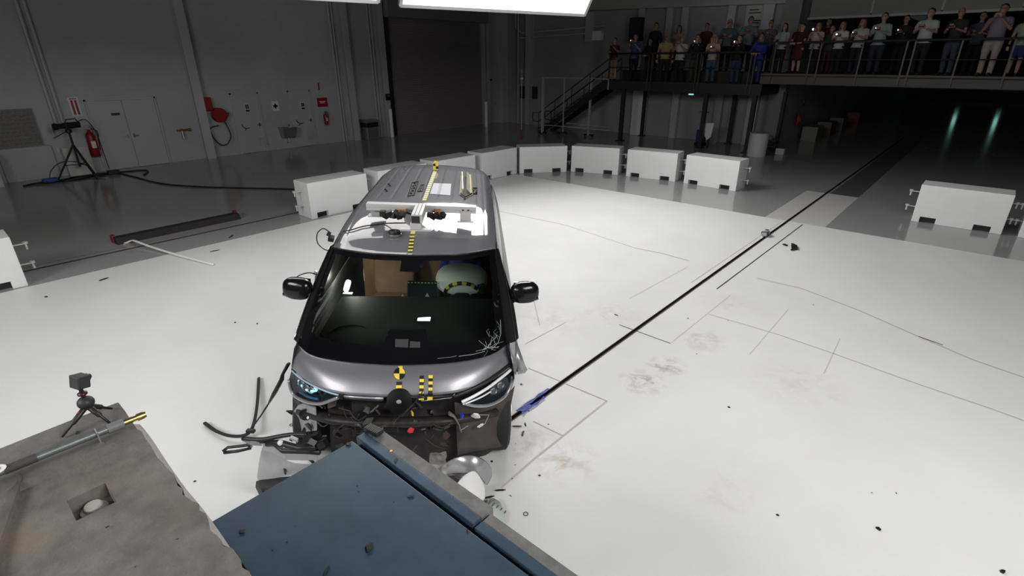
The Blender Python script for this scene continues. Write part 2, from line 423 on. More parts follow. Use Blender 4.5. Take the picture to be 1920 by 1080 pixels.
# signs
def sign(y, z, w, h, label, marks, base, t=.02):
    s = thing('wall_sign', label, 'sign', (WX+(.036 if 'restroom' in label else 0), y, z))
    MB().span((0, -w/2, -h/2), (t, w/2, h/2)).build('board', base, s)
    b = MB()
    for (a0, c0, a1, c1, mi) in marks: b.span((t, a0*w/2, c0*h/2), (t+.003, a1*w/2, c1*h/2), mi)
    b.build('print', [M_black, M_red, M_white], s); return s
SBW = mat('sign_white', (.62, .62, .60), .5)
sign(4.05, 2.0, .26, .55, 'white sign with two vertical red bars left of the double doors', [(-.6, -.85, -.15, .7, 1), (.15, -.85, .6, .7, 1), (-.7, .8, .7, .9, 1)], SBW)
sign(9.25, 1.66, .15, .30, 'small black and white restroom sign on the left grey door', [(-.8, -.3, -.1, .8, 0), (.1, -.3, .8, .8, 0), (-.9, -.95, .9, -.5, 0)], SBW)
sign(11.5, 1.60, .15, .28, 'small black and white restroom sign on the grey door near the sink', [(-.8, -.3, -.1, .8, 0), (.1, -.3, .8, .8, 0), (-.9, -.95, .9, -.5, 0)], SBW)
sign(10.37, 1.65, .27, .36, 'white sign with a black cross above the sink', [(-.22, -.5, .22, .5, 0), (-.65, -.2, .65, .2, 0)], SBW)
sign(12.42, 1.68, .46, .36, 'red rectangular fire sign above the wall extinguisher', [(-.6, .1, .6, .25, 2), (-.5, -.2, .5, -.05, 2)], M_red)
sign(12.35, 2.3, .12, .34, 'narrow faint red vertical sign above the red fire sign', [(-.5, -.8, .5, .8, 1)], M_wall)
def vent(y, z): 
    b = MB()
    for k in range(7): b.box((WX+.045, y, z-.15+k*.05), (.012, .38, .022), (0, .5, 0))
    return b
tag(vent(9.66, .38).build('door_vent', M_col), 'small grey louvred vent low on the left restroom door', 'vent')
tag(vent(11.72, .42).build('door_vent', M_col), 'small grey louvred vent low on the door right of the sink', 'vent')
# wall louvre panel at far left
lv = thing('wall_louvre', 'large dark slatted louvre panel on the wall at the far left edge', 'louvre', (WX, 2.15, 1.5))
MB().span((0, -.85, -.52), (.08, .85, .52)).build('frame', mat('louvre_grey', (.16, .16, .16), .6), lv)
b_ = MB()
for k in range(9): b_.box((.10, 0, -.44+k*.11), (.02, 1.6, .06), (0, .5, 0))
b_.build('slat', mat('louvre_slat', (.34, .33, .31), .5, .3, noise=.6, nscale=25), lv)
tag(MB().span((WX+.02, 1.9, 0), (WX+.10, 3.15, .95)).build('low_cabinet', M_wall, bevel=.01), 'low pale grey cabinet box under the louvre panel', 'cabinet')
tag(MB().span((WX, 1.05, 0), (WX+.75, 1.75, .95)).build('wall_plinth', M_col, bevel=.01), 'pale grey plinth against the wall at the far left edge', 'plinth')
tag(MB().span((WX+.01, 3.25, .72), (WX+.05, 3.33, .86)).build('wall_socket', mat('socket_ivory', (.5, .48, .38), .5)), 'small ivory wall socket behind the camera tripod', 'socket')
# fire extinguishers
def extinguisher(loc, label, s=1.0, lean=0):
    t = thing('fire_extinguisher', label, 'fire extinguisher', loc, 0, 'red wall mounted fire extinguishers')
    b = MB(); r = .085*s; b.lathe((0, 0, 0), [(r*.9, 0), (r, .02), (r, .42*s), (r*.7, .48*s), (r*.3, .51*s), (r*.3, .54*s)], 20); b.build('cylinder', M_red, t, smooth=True)
    b = MB(); b.box((.02, 0, .57*s), (.03, .12*s, .03)); b.box((.02, .03, .61*s), (.02, .13*s, .015), (.3, 0, 0)); b.build('valve', M_chrome, t)
    MB().tube(smooth_path([(0, .04, .57*s), (0, .14*s, .5*s), (0, .12*s, .3*s), (0, .10*s, .12*s)]), .012, 6).build('hose', M_rub, t, smooth=True)
    MB().box((r, 0, .25*s), (.004, .08*s, .14*s)).build('paper_label', SBW, t)
    MB().box((-r-.012, 0, .3*s), (.025, .1, .3*s)).build('bracket', M_dsteel, t)
    return t
extinguisher((WX+.14, 4.18, .50), 'large red fire extinguisher on the wall between the tripod camera and the double doors', 1.5)
extinguisher((WX+.12, 12.42, .78), 'small red fire extinguisher on the wall under the red fire sign', .9)
# brass valve
bv = thing('brass_valve', 'brass hose valve on the wall right of the double doors', 'valve', (WX, 6.85, 1.06))
MB().cyl((0, 0, 0), (.10, 0, 0), .05, 14).build('inlet', M_brass, bv)
b_ = MB(); b_.cyl((.10, -.18, 0), (.10, .2, 0), .035, 12); b_.cyl((.10, .2, 0), (.10, .26, 0), .055, 12); b_.build('body', M_brass, bv)
b_ = MB(); b_.cyl((.10, -.02, -.02), (.16, -.04, -.28), .03, 10); b_.build('outlet', M_steel, bv)
# hose reel
hr = thing('hose_reel', 'dark red hose reel hung on the wall beside the steel column', 'hose reel', (WX, 8.15, 1.48))
b_ = MB(); b_.lathe((.16, 0, 0), [(.22, -.12), (.25, -.12), (.25, -.10), (.16, -.09), (.16, .09), (.25, .10), (.25, .12), (.22, .12)], 28, axis=(1, 0, 0)); b_.build('drum', M_red, hr, autos=40)
b_ = MB(); b_.cyl((.16, .1, 0), (.16, .32, 0), .09, 14) ; b_.build('hub', M_chrome, hr)
b_ = MB(); b_.span((.005, -.42, .16), (.2, -.16, .62)); b_.build('bracket', M_red, hr, bevel=.03)
MB().tube(smooth_path([(.2, .12, -.2), (.2, .25, -.7), (.2, .1, -1.0), (.2, -.15, -1.05), (.2, -.35, -.8), (.15, -.4, -.45), (.2, -.1, -.35)]), .018, 8).build('hose', M_rub, hr, smooth=True)
# sink
sk = thing('wall_sink', 'stainless steel wall basin under the black cross sign', 'sink', (WX, 10.62, .62))
b_ = MB()
b_.add([(0, -.30, .22), (0, .30, .22), (.42, .30, .22), (.42, -.30, .22), (0, -.24, -.16), (0, .24, -.16), (.34, .24, -.16), (.34, -.24, -.16)], [(0, 1, 5, 4), (1, 2, 6, 5), (2, 3, 7, 6), (3, 0, 4, 7), (4, 5, 6, 7)])
b_.build('basin', M_steel, sk, solid=.01)
b_ = MB(); b_.tube(smooth_path([(0, .1, .3), (.12, .1, .33), (.2, .1, .27)]), .014, 8); b_.build('tap', M_chrome, sk, smooth=True)
MB().tube([(.15, 0, -.16), (.15, 0, -.38), (0, 0, -.40)], .02, 8).build('drain_pipe', M_steel, sk)
for yy, lb in ((8.95, 'left'), (11.15, 'right')):
    b_ = MB(); b_.tube(smooth_path([(WX, yy, 1.12), (WX+.06, yy, 1.0), (WX+.06, yy+.12, .92), (WX+.06, yy+.25, .93)]), .014, 6)
    b_.tube([(WX+.06, yy+.12, .92), (WX+.06, yy+.05, .84)], .012, 6)
    tag(b_.build('door_lever', M_dsteel), 'dark bent lever handle beside the %s restroom door' % lb, 'handle')
# trash bin
bn = thing('trash_bin', 'stainless steel trash bin with a black band near the roller door', 'trash bin', (WX+.42, 14.35, 0))
MB().span((-.22, -.3, 0), (.22, .3, .55)).build('body', mat('bin_steel', (.3, .3, .3), .35, .7), bn, bevel=.02)
MB().span((-.24, -.31, .55), (.24, .31, .75)).build('opening_band', M_black, bn, bevel=.01)
b_ = MB(); b_.prism([(-.25, -.32, .75), (.25, -.32, .75), (.25, -.32, .80), (.05, -.32, .88), (-.25, -.32, .88)], (0, .64, 0)); b_.build('lid', M_steel, bn, bevel=.01)
# control box by the roller door
cx = thing('control_box', 'small black control box on the frame left of the roller door', 'control box', (WX+.3, 15.55, 1.75))
MB().span((0, -.11, -.14), (.08, .11, .14)).build('case', M_black, cx, bevel=.01)
MB().span((.08, -.07, .02), (.085, .07, .1)).build('screen', mat('dim_green_screen', (.05, .09, .08), .3), cx)
# roller door
rd = bpy.data.objects.new('door_5', None); COL.objects.link(rd); rd.location = (WX, 19.0, 0); struct(rd)
b_ = MB()
for k in range(50): b_.box((.03, 0, .05+k*.1), (.03, 6.0, .094), (0, .0, 0)); b_.box((.048, 0, .05+k*.1), (.012, 6.0, .05))
b_.build('curtain', M_brown, rd)
b_ = MB(); b_.span((0, -3.2, 5.03), (.45, 3.25, 5.75)); b_.build('drum_housing', mat('drum_housing', (.2, .19, .19), .6), rd, bevel=.08)
b_ = MB(); b_.span((0, -3.28, 0), (.2, -3.0, 5.6)); b_.build('guide_rail', M_dsteel, rd)
b_ = MB(); b_.span((0, 3.0, 0), (.22, 3.14, 5.1)); b_.build('guide_rail', M_col, rd)
# bollards
for (bx, by, lb) in ((-20.98, 15.50, 'white steel bollard at the left side of the roller door'), (-20.75, 21.62, 'white steel bollard at the right side of the roller door')):
    b_ = MB(); b_.lathe((bx, by, 0), [(.085, 0), (.085, 1.2), (.07, 1.24), (.03, 1.26)], 18); tag(b_.build('bollard', M_white, smooth=False, autos=40), lb, 'bollard', 'white bollards by the roller door')
# columns right of the roller door and corner
for i, y in enumerate((22.28,)): ibeam(y, 10, .2, .3, name='trim_%d' % (7+i))
struct(MB().span((WX, 23.35, 0), (WX+.35, 23.8, 10)).build('trim_8', M_col))
struct(MB().span((-19.6, 23.5, 0), (-19.3, 23.8, 10)).build('trim_9', M_col))
tag(MB().span((WX, 22.6, 2.25), (WX+.03, 22.85, 2.33)).build('door_number_plate', M_black), 'tiny dark plate above the narrow door in the corner', 'plate')
# pipes on far wall
b_ = MB(); b_.tube([(-20.4, 23.65, 9.5), (-20.4, 23.65, 4.85), (-20.0, 23.65, 4.6), (-14.9, 23.65, 4.75)], .05, 8); b_.tube([(-20.2, 23.62, 4.35), (-14.9, 23.62, 4.5)], .04, 8); b_.tube([(-20.2, 23.62, 9.5), (-20.2, 23.62, 0)], .05, 8)
tag(b_.build('wall_pipe', M_col), 'pair of grey pipes running along the far wall under the softbox', 'pipe')
jb = thing('junction_box', 'pale electrical box where the grey pipes end on the far wall', 'electrical box', (-15.75, 23.7, 4.45))
MB().span((-.2, -.1, -.35), (.25, .1, .95)).build('case', M_col, jb, bevel=.01)
MB().span((.25, -.12, -.3), (.75, .1, .1)).build('panel', M_white, jb, bevel=.01)
# dark board on far wall and other fixtures
tag(MB().span((-20.15, 23.74, 1.33), (-18.95, 23.795, 1.97)).build('notice_board', mat('dark_board', (.03, .022, .02), .7), bevel=.01), 'dark rectangular board low on the far wall left of the metal posts', 'board')
# band beam on far wall
tag(MB().prism([(-16.2, 23.45, 5.45), (-6.35, 23.45, 5.2), (-6.35, 23.45, 6.4), (-16.2, 23.45, 6.2)], (0, .35, 0)).build('crane_beam', mat('beam_grey', (.36, .36, .35), .6)), 'long pale horizontal beam high on the far wall above the spectators', 'beam')
for i, x in enumerate((-12.95, -11.6, -10.9, -8.95)):
    struct(MB().span((x-.15, 23.55, 0 if i > 1 else 2.5), (x+.15, 23.8, 9)).build('trim_%d' % (10+i), M_col))
struct(MB().span((-6.95, 23.4, 0), (-6.35, 23.8, 9)).build('trim_14', mat('dark_column', (.2, .2, .2), .6)))
struct(MB().span((-7.75, 23.55, 0), (-7.35, 23.8, 9)).build('trim_15', M_col))
struct(MB().span((-13.0, 23.5, 0), (-12.4, 23.8, 2.4)).build('trim_16', M_white))
# notice sheet
ns = thing('notice_poster', 'large pale notice poster with dark text lines on the wall behind the spectators', 'poster', (-8.0, 23.72, 4.7))
MB().span((-.45, 0, -.6), (.45, .05, .55)).build('sheet', mat('poster_grey', (.42, .42, .42), .6), ns)
b_ = MB()
for (x0, x1, z) in ((-.32, .02, .36), (-.34, .12, .25), (-.34, .15, -.02), (-.3, .1, -.1), (-.33, .14, -.25)): b_.span((x0, -.004, z), (x1, 0, z+.035))
b_.build('text_line', M_black, ns)
sp = thing('loudspeaker', 'black loudspeaker box hung on the far wall above the left spectators', 'loudspeaker', (-13.0, 23.3, 4.5))
MB().span((-.27, -.2, -.45), (.27, .2, .5)).build('cabinet', M_black, sp, bevel=.02)
MB().span((-.22, -.215, -.4), (.22, -.2, .45)).build('grille', mat('grille_black', (.02, .02, .02), .8), sp)
MB().tube([(0, .2, .3), (0, .5, .5)], .03, 8).build('bracket', M_dsteel, sp)
# ------------------------------------------------------------------ mezzanine, bridge, stairs
M_deck = mat('deck_black', (.02, .018, .018), .6)
mz = thing('viewing_platform', 'black steel viewing platform carrying the left group of spectators', 'platform', (-9.8, 22.5, 2.45))
def lo(o, p): return Vector(p)-Vector(o)
b_ = MB(); b_.span((-3.3, -1.2, -.06), (3.2, 1.0, 0)); b_.build('deck', M_deck, mz); MB().span((-3.1, -.35, 0), (3.1, 1.0, .42)).build('rear_step', M_deck, mz)
b_ = MB(); b_.span((-3.3, -1.25, -.36), (3.2, -1.17, .02)); b_.span((-3.3, -1.2, -.36), (-3.2, 1.0, 0)); b_.span((3.12, -1.2, -.36), (3.2, 1.0, 0)); b_.build('edge_beam', M_dsteel, mz)
for (x, y, w) in ((-2.40, -1.28, .15), (-2.53, .9, .13), (1.12, -1.02, .15), (1.55, .9, .13), (2.95, -1.0, .15), (3.45, .95, .13)):
    b_ = MB(); b_.span((x-w/2, y-w/2, -2.45), (x+w/2, y+w/2, -.3)); b_.span((x-w, y-w, -2.45), (x+w, y+w, -2.42)); b_.build('post', M_dsteel, mz)
def railing(name, label, pts, z0, z1, posts, mids):
    t = thing(name, label, 'railing', pts[0])
    o = Vector(pts[0])
    b = MB(); b.tube([Vector((p[0], p[1], z1))-o for p in pts], .035, 8); b.build('top_rail', M_dsteel, t)
    for mzv in mids: b = MB(); b.tube([Vector((p[0], p[1], mzv))-o for p in pts], .02, 6); b.build('mid_rail', M_dsteel, t)
    M_post = mat('railing_post', (.055, .052, .05), .45, .3)
    for (x, y) in posts:
        b = MB(); b.span(Vector((x-.022, y-.022, z0))-o, Vector((x+.022, y+.022, z1))-o); b.build('rail_post', M_post, t)
    return t
railing('deck_railing', 'black railing along the front of the left spectator platform', [(-13.05, 21.22, 2.5), (-6.9, 21.22, 2.5)], 2.12, 3.53,
        [(-13.0, 21.22), (-11.15, 21.22), (-11.0, 21.22), (-9.12, 21.22), (-8.98, 21.22), (-7.12, 21.22), (-6.98, 21.22)], [3.0])
br = thing('spectator_bridge', 'grey footbridge over the dark runway carrying the right group of spectators', 'bridge', (-1.5, 22.8, 2.84))
M_led = mat('bridge_grey', (.075, .07, .066), .6)
b_ = MB(); b_.span((-3.3, -1.5, -.36), (8.0, 1.6, 0)).span((-5.2, -1.5, -.36), (-3.3, .55, 0)); b_.build('deck', M_deck, br)
b_ = MB(); b_.span((-5.2, -1.56, -.34), (8.0, -1.5, -.10)); b_.span((-5.2, -1.60, -.06), (8.0, -1.5, 0.0)); b_.build('edge_beam', M_led, br)
railing('bridge_railing', 'black railing along the front of the spectator footbridge', [(-6.95, 21.22, 2.84), (4.5, 21.22, 2.84)], 2.52, 3.82,
        [(-6.35, 21.22), (-5.19, 21.22), (-4.92, 21.22), (-3.73, 21.22), (-2.56, 21.22), (-2.36, 21.22), (-1.25, 21.22), (-.10, 21.22), (1.1, 21.22)], [3.28])
# stairs
st = thing('metal_stairs', 'dark steel stairs climbing from the floor to the left platform', 'stairs', (-17.0, 21.9, 0))
L_ = 3.9; H_ = 2.45
for y in (-.5, .5):
    b_ = MB(); b_.prism([(0, y, 0), (.35, y, 0), (L_+.1, y, H_-.2), (L_+.1, y, H_+.02), (L_-.15, y, H_+.02)], (0, .05, 0)); b_.build('stringer', M_dsteel, st)
    b_ = MB()
    for zz in (.9, .5): b_.tube([(-.3, y, zz), (.05, y, zz), (L_, y, H_+zz)], .02, 6)
    for k in range(5): x = .05+k*(L_-.05)/4; b_.cyl((x, y, x/L_*H_), (x, y, x/L_*H_+.9), .018, 6)
    b_.tube([(-.3, y, .9), (-.36, y, .7), (-.3, y, .5)], .018, 6)
    b_.build('handrail', M_dsteel, st)
for k in range(12):
    b_ = MB(); b_.span((k*L_/12, -.48, (k+1)*H_/12-.03), (k*L_/12+.29, .48, (k+1)*H_/12)); b_.build('tread', M_dsteel, st)
# rolling frame posts in front of the stairs
M_frm = mat('frame_grey', (.36, .36, .35), .5)
fr = thing('partition_frame', 'tall open rolling partition frame of thin grey posts before the stairs', 'partition', (-15.0, 21.2, 0))
for (x, y, w) in ((-1.35, -.25, .10), (-.45, .2, .05), (.95, .3, .09)):
    b_ = MB(); b_.span((x-w/2, y-w/2, .06), (x+w/2, y+w/2, 2.55)); b_.build('post', M_frm, fr)
    b_ = MB(); b_.box((x, y, .09), (.5, .08, .05)); b_.cyl((x-.2, y-.03, .04), (x-.2, y+.03, .04), .04, 10); b_.cyl((x+.2, y-.03, .04), (x+.2, y+.03, .04), .04, 10); b_.build('caster_foot', M_dsteel, fr)
b_ = MB(); b_.bar((-1.35, -.25, 2.53), (-.45, .2, 2.53), .03); b_.bar((-.45, .2, 2.53), (.95, .3, 2.53), .03); b_.bar((.95, .3, 2.53), (2.1, -.12, 2.53), .04); b_.bar((2.1, -.12, 2.53), (2.1, -.12, 2.1), .04); b_.build('top_bar', M_frm, fr)
b_ = MB(); b_.bar((-1.35, -.25, .42), (2.3, -.12, .42), .03); b_.bar((-.2, .1, .55), (2.3, -.12, .55), .03); b_.build('low_bar', M_frm, fr)
ls = thing('light_stand', 'slim pole with a small white lamp and red foot before the far wall', 'stand', (-15.95, 18.9, 0))
MB().cyl((0, 0, .35), (0, 0, 2.9), .02, 8).build('pole', M_frm, ls)
MB().cyl((0, 0, 0), (0, 0, .4), .035, 10).build('foot', M_red, ls)
b_ = MB(); b_.box((0, 0, 2.55), (.09, .06, .06)); b_.build('lamp', M_white, ls)
# things under the platform
pj = thing('pallet_jack', 'blue upright hand truck standing behind the middle platform post', 'hand truck', (-8.85, 21.9, 0))
b_ = MB(); b_.box((0, 0, .42), (.32, .3, .5)); b_.build('body', mat('dark_blue_paint', (.02, .03, .14), .5), pj, bevel=.03)
b_ = MB(); b_.cyl((-.02, 0, .6), (-.02, .05, 1.35), .03, 8); b_.bar((-.22, .05, 1.35), (.18, .05, 1.35), .03); b_.build('handle', M_blue, pj)
b_ = MB(); b_.cyl((-.12, -.1, .1), (-.12, .1, .1), .1, 12); b_.cyl((.12, -.1, .1), (.12, .1, .1), .1, 12); b_.build('wheel', M_rub, pj)
pp = MB(); pp.prism([(-8.68, 21.72, .95), (-8.32, 21.72, .98), (-8.38, 21.72, .45), (-8.52, 21.72, .30), (-8.66, 21.72, .5)], (0, .03, 0))
pt = thing('warning_stand', 'white crumpled sheet on a dark red foot beside the blue hand truck', 'stand', (-8.5, 21.74, 0))
o_ = pp.build('sheet', M_white); o_.location = (8.5, -21.74, 0); o_.parent = pt
MB().span((-.03, 0, 0), (.03, .05, .5)).build('foot', mat('dark_red', (.10, .01, .015), .5), pt)
bc = onZ(1413, 294)
ba = thing('white_drum', 'white cylindrical drum on the grey floor right of the barrier row', 'drum', (bc.x-.02, bc.y+.3, 0))
MB().lathe((0, 0, 0), [(.33, 0), (.33, .80), (.30, .82)], 32).build('shell', mat('drum_white', (.55, .55, .56), .5), ba, autos=40)
MB().lathe((0, 0, .8), [(.33, 0), (.34, .015), (.34, .035), (.30, .04)], 32).build('lid_rim', M_col, ba, autos=40)
ex = MB().span((-9.22, 21.0, 2.0), (-9.0, 21.12, 2.07))
es = thing('exit_light', 'small glowing cyan light hung under the left platform', 'lamp', (-9.11, 21.06, 2.1))
MB().span((-.12, -.05, -.08), (.12, .05, 0)).build('case', M_dsteel, es)
MB().span((-.10, -.06, -.07), (.10, -.05, -.02)).build('lens', mat('cyan_glow', (.2, .8, .8), .5, emit=(.25, .95, .9), estr=.9), es)
sg = thing('fire_sign', 'small red square sign on the wall beneath the footbridge', 'sign', (-6.33, 26.2, 1.65))
MB().span((0, -.18, -.17), (.02, .18, .17)).build('board', M_red, sg); MB().span((.02, -.03, -.1), (.025, .03, .1)).build('print', SBW, sg)
extinguisher((-6.2, 25.4, .75), 'dark red fire extinguisher under the footbridge below the red square sign', .9)
# low cart and oddments beside the tunnel mouth
ct = thing('flat_cart', 'low dark flat cart with pale oddments behind the white drum', 'cart', (-6.6, 22.6, 0))
b_ = MB(); b_.box((0, 0, .42), (1.0, .5, .05)); b_.box((0, 0, .2), (1.0, .5, .04)); b_.build('deck', mat('cart_grey', (.12, .12, .12), .5), ct)
b_ = MB()
for x in (-.4, .4):
    for y in (-.2, .2): b_.cyl((x, y, 0), (x, y, .45), .03, 8)
b_.build('leg', M_dsteel, ct)
def odd(name, label, cat, loc, d, m_): return tag(MB().box((0, 0, d[2]/2), d).build(name, m_, loc=loc, bevel=.01), label, cat)
odd('pale_box', 'small pale box lying on the flat cart behind the drum', 'box', (-6.45, 22.5, .445), (.35, .25, .12), M_col)
odd('floor_crate', 'pale grey crate on the floor right of the flat cart', 'crate', (-5.75, 22.0, 0), (.3, .25, .22), M_col)
for k, (x, y, c) in enumerate(((-5.9, 27, (.2, .2, .19)), (-5.9, 29.5, (.16, .12, .1)), (-5.9, 32, (.13, .15, .16)), (-5.9, 36, (.2, .08, .07)))):
    odd('storage_crate', ['grey', 'brownish', 'bluish', 'dull red'][k]+' storage crate standing far down the dark runway wall', 'crate', (x, y, 0), (.6, 1.1, .6), mat('crate_%d' % k, c, .7))

# ------------------------------------------------------------------ white barrier blocks
M_bar = mat('white_barrier_paint', (.80, .815, .82), .45, noise=.04, nscale=2.5)
M_bolt = mat('barrier_bolt', (.6, .6, .58), .45, .3)
BL, BD, BH = 1.526, .62, .811
def barrier_proto():
    t = thing('barrier_block', 'x', 'barrier')
    prof = [(0, 0), (.14, 0), (.14, .125), (.42, .125), (.42, 0), (1.06, 0), (1.06, .125), (1.34, .125), (1.34, 0), (BL, 0), (BL, BH), (0, BH)]
    b = MB(); b.prism([(x, 0, z) for x, z in prof], (0, BD, 0)); b.build('block', M_bar, t, bevel=.008)
    b = MB(); b.span((.142, .10, .001), (.418, .5, .123)); b.build('notch_shade_fill', M_dsteel, t); b = MB(); b.span((1.062, .10, .001), (1.338, .5, .123)); b.build('notch_shade_fill', M_dsteel, t)  # dark boxes fill the open notches, standing in for the shade inside
    for z in (.27, .60):
        for s_, x in ((-1, 0), (1, BL)):
            b = MB(); b.box((x+s_*.10, BD/2, z), (.20, .05, .014)); b.cyl((x+s_*.17, BD/2, z-.10), (x+s_*.17, BD/2, z+.03), .016, 8); b.lathe((x+s_*.17, BD/2, z+.01), [(.035, 0), (.035, .02)], 10)
            b.build('coupling_pin', M_bolt, t)
    return t
BARS = [(-10.98, -.77, 89.2, 'white barrier block cut off by the left edge of the photo'),
        (-11.02, 5.74, 89.2, 'white barrier block directly left of the van roof, nearest of the left row'),
        (-10.98, 7.58, 89.0, 'white barrier block mostly hidden behind the rear left of the van roof'),
        (-10.96, 9.38, 89.0, 'white barrier block rising behind the rear edge of the van roof'),
        (-10.94, 11.19, 88.9, 'white barrier block angled at the corner right behind the van roof'),
        (-10.86, 12.79, 50.2, 'white barrier block turned across the corner of the barrier ring'),
        (-9.81, 14.09, 18.0, 'white barrier block second to the right of the corner block, above the van'),
        (-8.09, 14.58, 8.15, 'white barrier block third from the drum end of the right back row'),
        (-6.31, 14.78, -2.5, 'white barrier block at the end of the row with a dark spot on its face'),
        (-.80, 14.37, -.26, 'white barrier block standing alone right of the floor track'),
        (.98, 14.36, -.3, 'white barrier block cut off by the right edge of the photo')]
BARS[4:9] = [(-10.94, 11.19, 88.9, 'white barrier block just right of the van roof, last in the straight left row')]+[
    (a, b, c, d) for (a, b, c), d in zip([(-10.86+0, 12.79, 50.2), (-9.81, 14.09, 18.0), (-8.09, 14.58, 8.15), (-6.31, 14.78, -2.5)],
    ['white barrier block set across the corner of the ring', 'white barrier block, first of the back row after the corner block',
     'white barrier block in the middle of the back row', 'white barrier block at the right end of the back row near the drum'])]
bp = barrier_proto()
for i, (x, y, a, lb) in enumerate(BARS):
    o = bp if i == 0 else copy_tree(bp)
    o.location = (x, y, 0); o.rotation_euler = (0, 0, radians(a)); tag(o, lb, 'barrier', 'white barrier blocks around the crash area')

# ------------------------------------------------------------------ things on the dark floor at left
lt = thing('cable_ramp', 'long low black ramp with dark red ends lying behind the floor line at left', 'ramp', (-12.42, 3.5, 0), radians(1))
b_ = MB(); b_.prism([(-.17, -1.2, 0), (.17, -1.2, 0), (.10, -1.2, .12), (-.10, -1.2, .12)], (0, 2.4, 0)); b_.build('body', mat('ramp_black', (.02, .018, .018), .75), lt, bevel=.01)
for y in (-1.22, 1.16):
    b_ = MB(); b_.prism([(-.18, y, 0), (-.02, y, 0), (-.04, y, .15), (-.15, y, .15)], (0, .06, 0)); pl(b_.build('end_cap', mat('dark_red_cap', (.16, .01, .02), .5), lt), 'dark red end cap')
b_ = MB(); b_.tube(smooth_path([(-12.16, 2.42, .03), (-12.1, 2.52, .07), (-11.95, 2.55, .08), (-11.5, 2.65, .05), (-10.8, 2.8, .03), (-9.64, 3.07, .02)], 6), .028, 6, sc=(1, .5))
b_.tube([(-12.16, 2.42, .03), (-12.2, 2.38, .02), (-12.17, 2.47, .02)], .02, 6)
tag(b_.build('white_strip', mat('white_trim', (.8, .8, .8), .4), smooth=True), 'thin bent white strip lying across the floor edge at left', 'strip')
# cables on the floor
M_cab = mat('black_cable', (.01, .01, .01), .5)
cbl = MB().tube(smooth_path([(-20.6, 2.9, .02), (-20.9, 4.1, .02), (-20.39, 4.45, .02), (-19.47, 4.6, .02), (-17.8, 4.8, .02), (-16.4, 5.4, .02), (-14.2, 6.9, .02), (-12.6, 7.9, .02)]), .022, 6)
tag(cbl.build('power_cable', M_cab, smooth=True), 'long black cable running over the floor from the tripod to the barriers', 'cable')
cbl = MB().tube(smooth_path([(-20.4, 2.1, .02), (-20.6, 2.7, .03), (-20.3, 3.2, .02), (-20.5, 3.9, .03), (-20.7, 4.5, .02), (-20.4, 5.2, .02), (-19.6, 4.9, .02)]), .025, 6)
cbl.tube(smooth_path([(-20.5, 2.3, .04), (-20.3, 2.9, .04), (-20.7, 3.4, .05), (-20.2, 4.0, .05)]), .02, 6)
tag(cbl.build('power_cable', M_cab, smooth=True), 'tangle of black cables under the camera tripod by the wall', 'cable')
cbl = MB().tube(smooth_path([(-20.7, 2.75, .02), (-21.0, 2.9, .25), (-21.1, 3.2, .45), (-21.1, 3.6, .42), (-21.2, 3.9, .2)]), .011, 6)
tag(cbl.build('blue_cable', mat('dim_blue', (.015, .022, .12), .6), smooth=True), 'looped blue cable hanging beside the camera tripod', 'cable')
tag(MB().box((0, 0, .06), (.25, .35, .12)).build('power_box', M_blue, loc=(-20.55, 2.75, 0), bevel=.02), 'small blue power box on the floor left of the tripod', 'power box')
tag(MB().box((0, 0, .06), (.25, .3, .12)).build('power_box', M_dsteel, loc=(-20.6, 4.35, 0), bevel=.02), 'small dark box on the floor right of the tripod', 'power box')
tag(MB().span((WX+.25, 3.35, 0), (WX+.29, 4.0, .85)).build('leaning_board', mat('panel_white', (.5, .5, .49), .5), bevel=.004), 'pale square panel leaning on the wall behind the tripod', 'panel')
# camera tripod by the wall
ct = thing('camera_tripod', 'black tripod standing by the left wall under a video camera', 'tripod', (-20.55, 3.55, 0))
for a in (20, 140, 260):
    x, y = .62*cos(radians(a)), .62*sin(radians(a)); b_ = MB(); b_.tube([(x, y, .01), (x*.5, y*.5, .5), (0, 0, 1.0)], [.02, .025, .03], 8); b_.build('leg', M_black, ct)
b_ = MB()
for a in (20, 140, 260): b_.cyl((0, 0, .42), (.36*cos(radians(a)), .36*sin(radians(a)), .42), .012, 6)
b_.build('spreader', M_black, ct)
b_ = MB(); b_.cyl((0, 0, .35), (0, 0, 1.35), .03, 10); b_.lathe((0, 0, 1.33), [(.05, 0), (.08, .03), (.08, .1), (.05, .12)], 12); b_.bar((0, 0, 1.42), (-.25, -.35, 1.2), .02); b_.build('column', M_black, ct)
vc = thing('video_camera', 'black video camera on the tripod aimed along the hall', 'camera', (-20.55, 3.62, 1.40), radians(20))
b_ = MB(); b_.box((0, .05, .15), (.16, .42, .17)); b_.build('body', M_black, vc, bevel=.02)
b_ = MB(); b_.cyl((0, -.16, .15), (0, -.36, .15), .075, 16); b_.cyl((0, -.36, .15), (0, -.42, .15), .095, 16); b_.build('lens', M_black, vc, autos=40)
b_ = MB(); b_.tube([(0, -.1, .24), (0, -.05, .32), (0, .2, .32), (0, .24, .24)], .015, 6); b_.build('handle', M_black, vc)
b_ = MB(); b_.box((.1, .1, .16), (.03, .16, .1)); b_.build('viewfinder', M_black, vc)
cbl = MB().tube(smooth_path([(-20.7, 3.8, 1.6), (-20.9, 4.1, 1.65), (-21.1, 4.3, 1.3), (-21.15, 4.35, .9), (-21.0, 4.35, .1)]), .012, 6)
tag(cbl.build('camera_cable', M_cab, smooth=True), 'thin cable arching from the video camera down to the floor', 'cable')

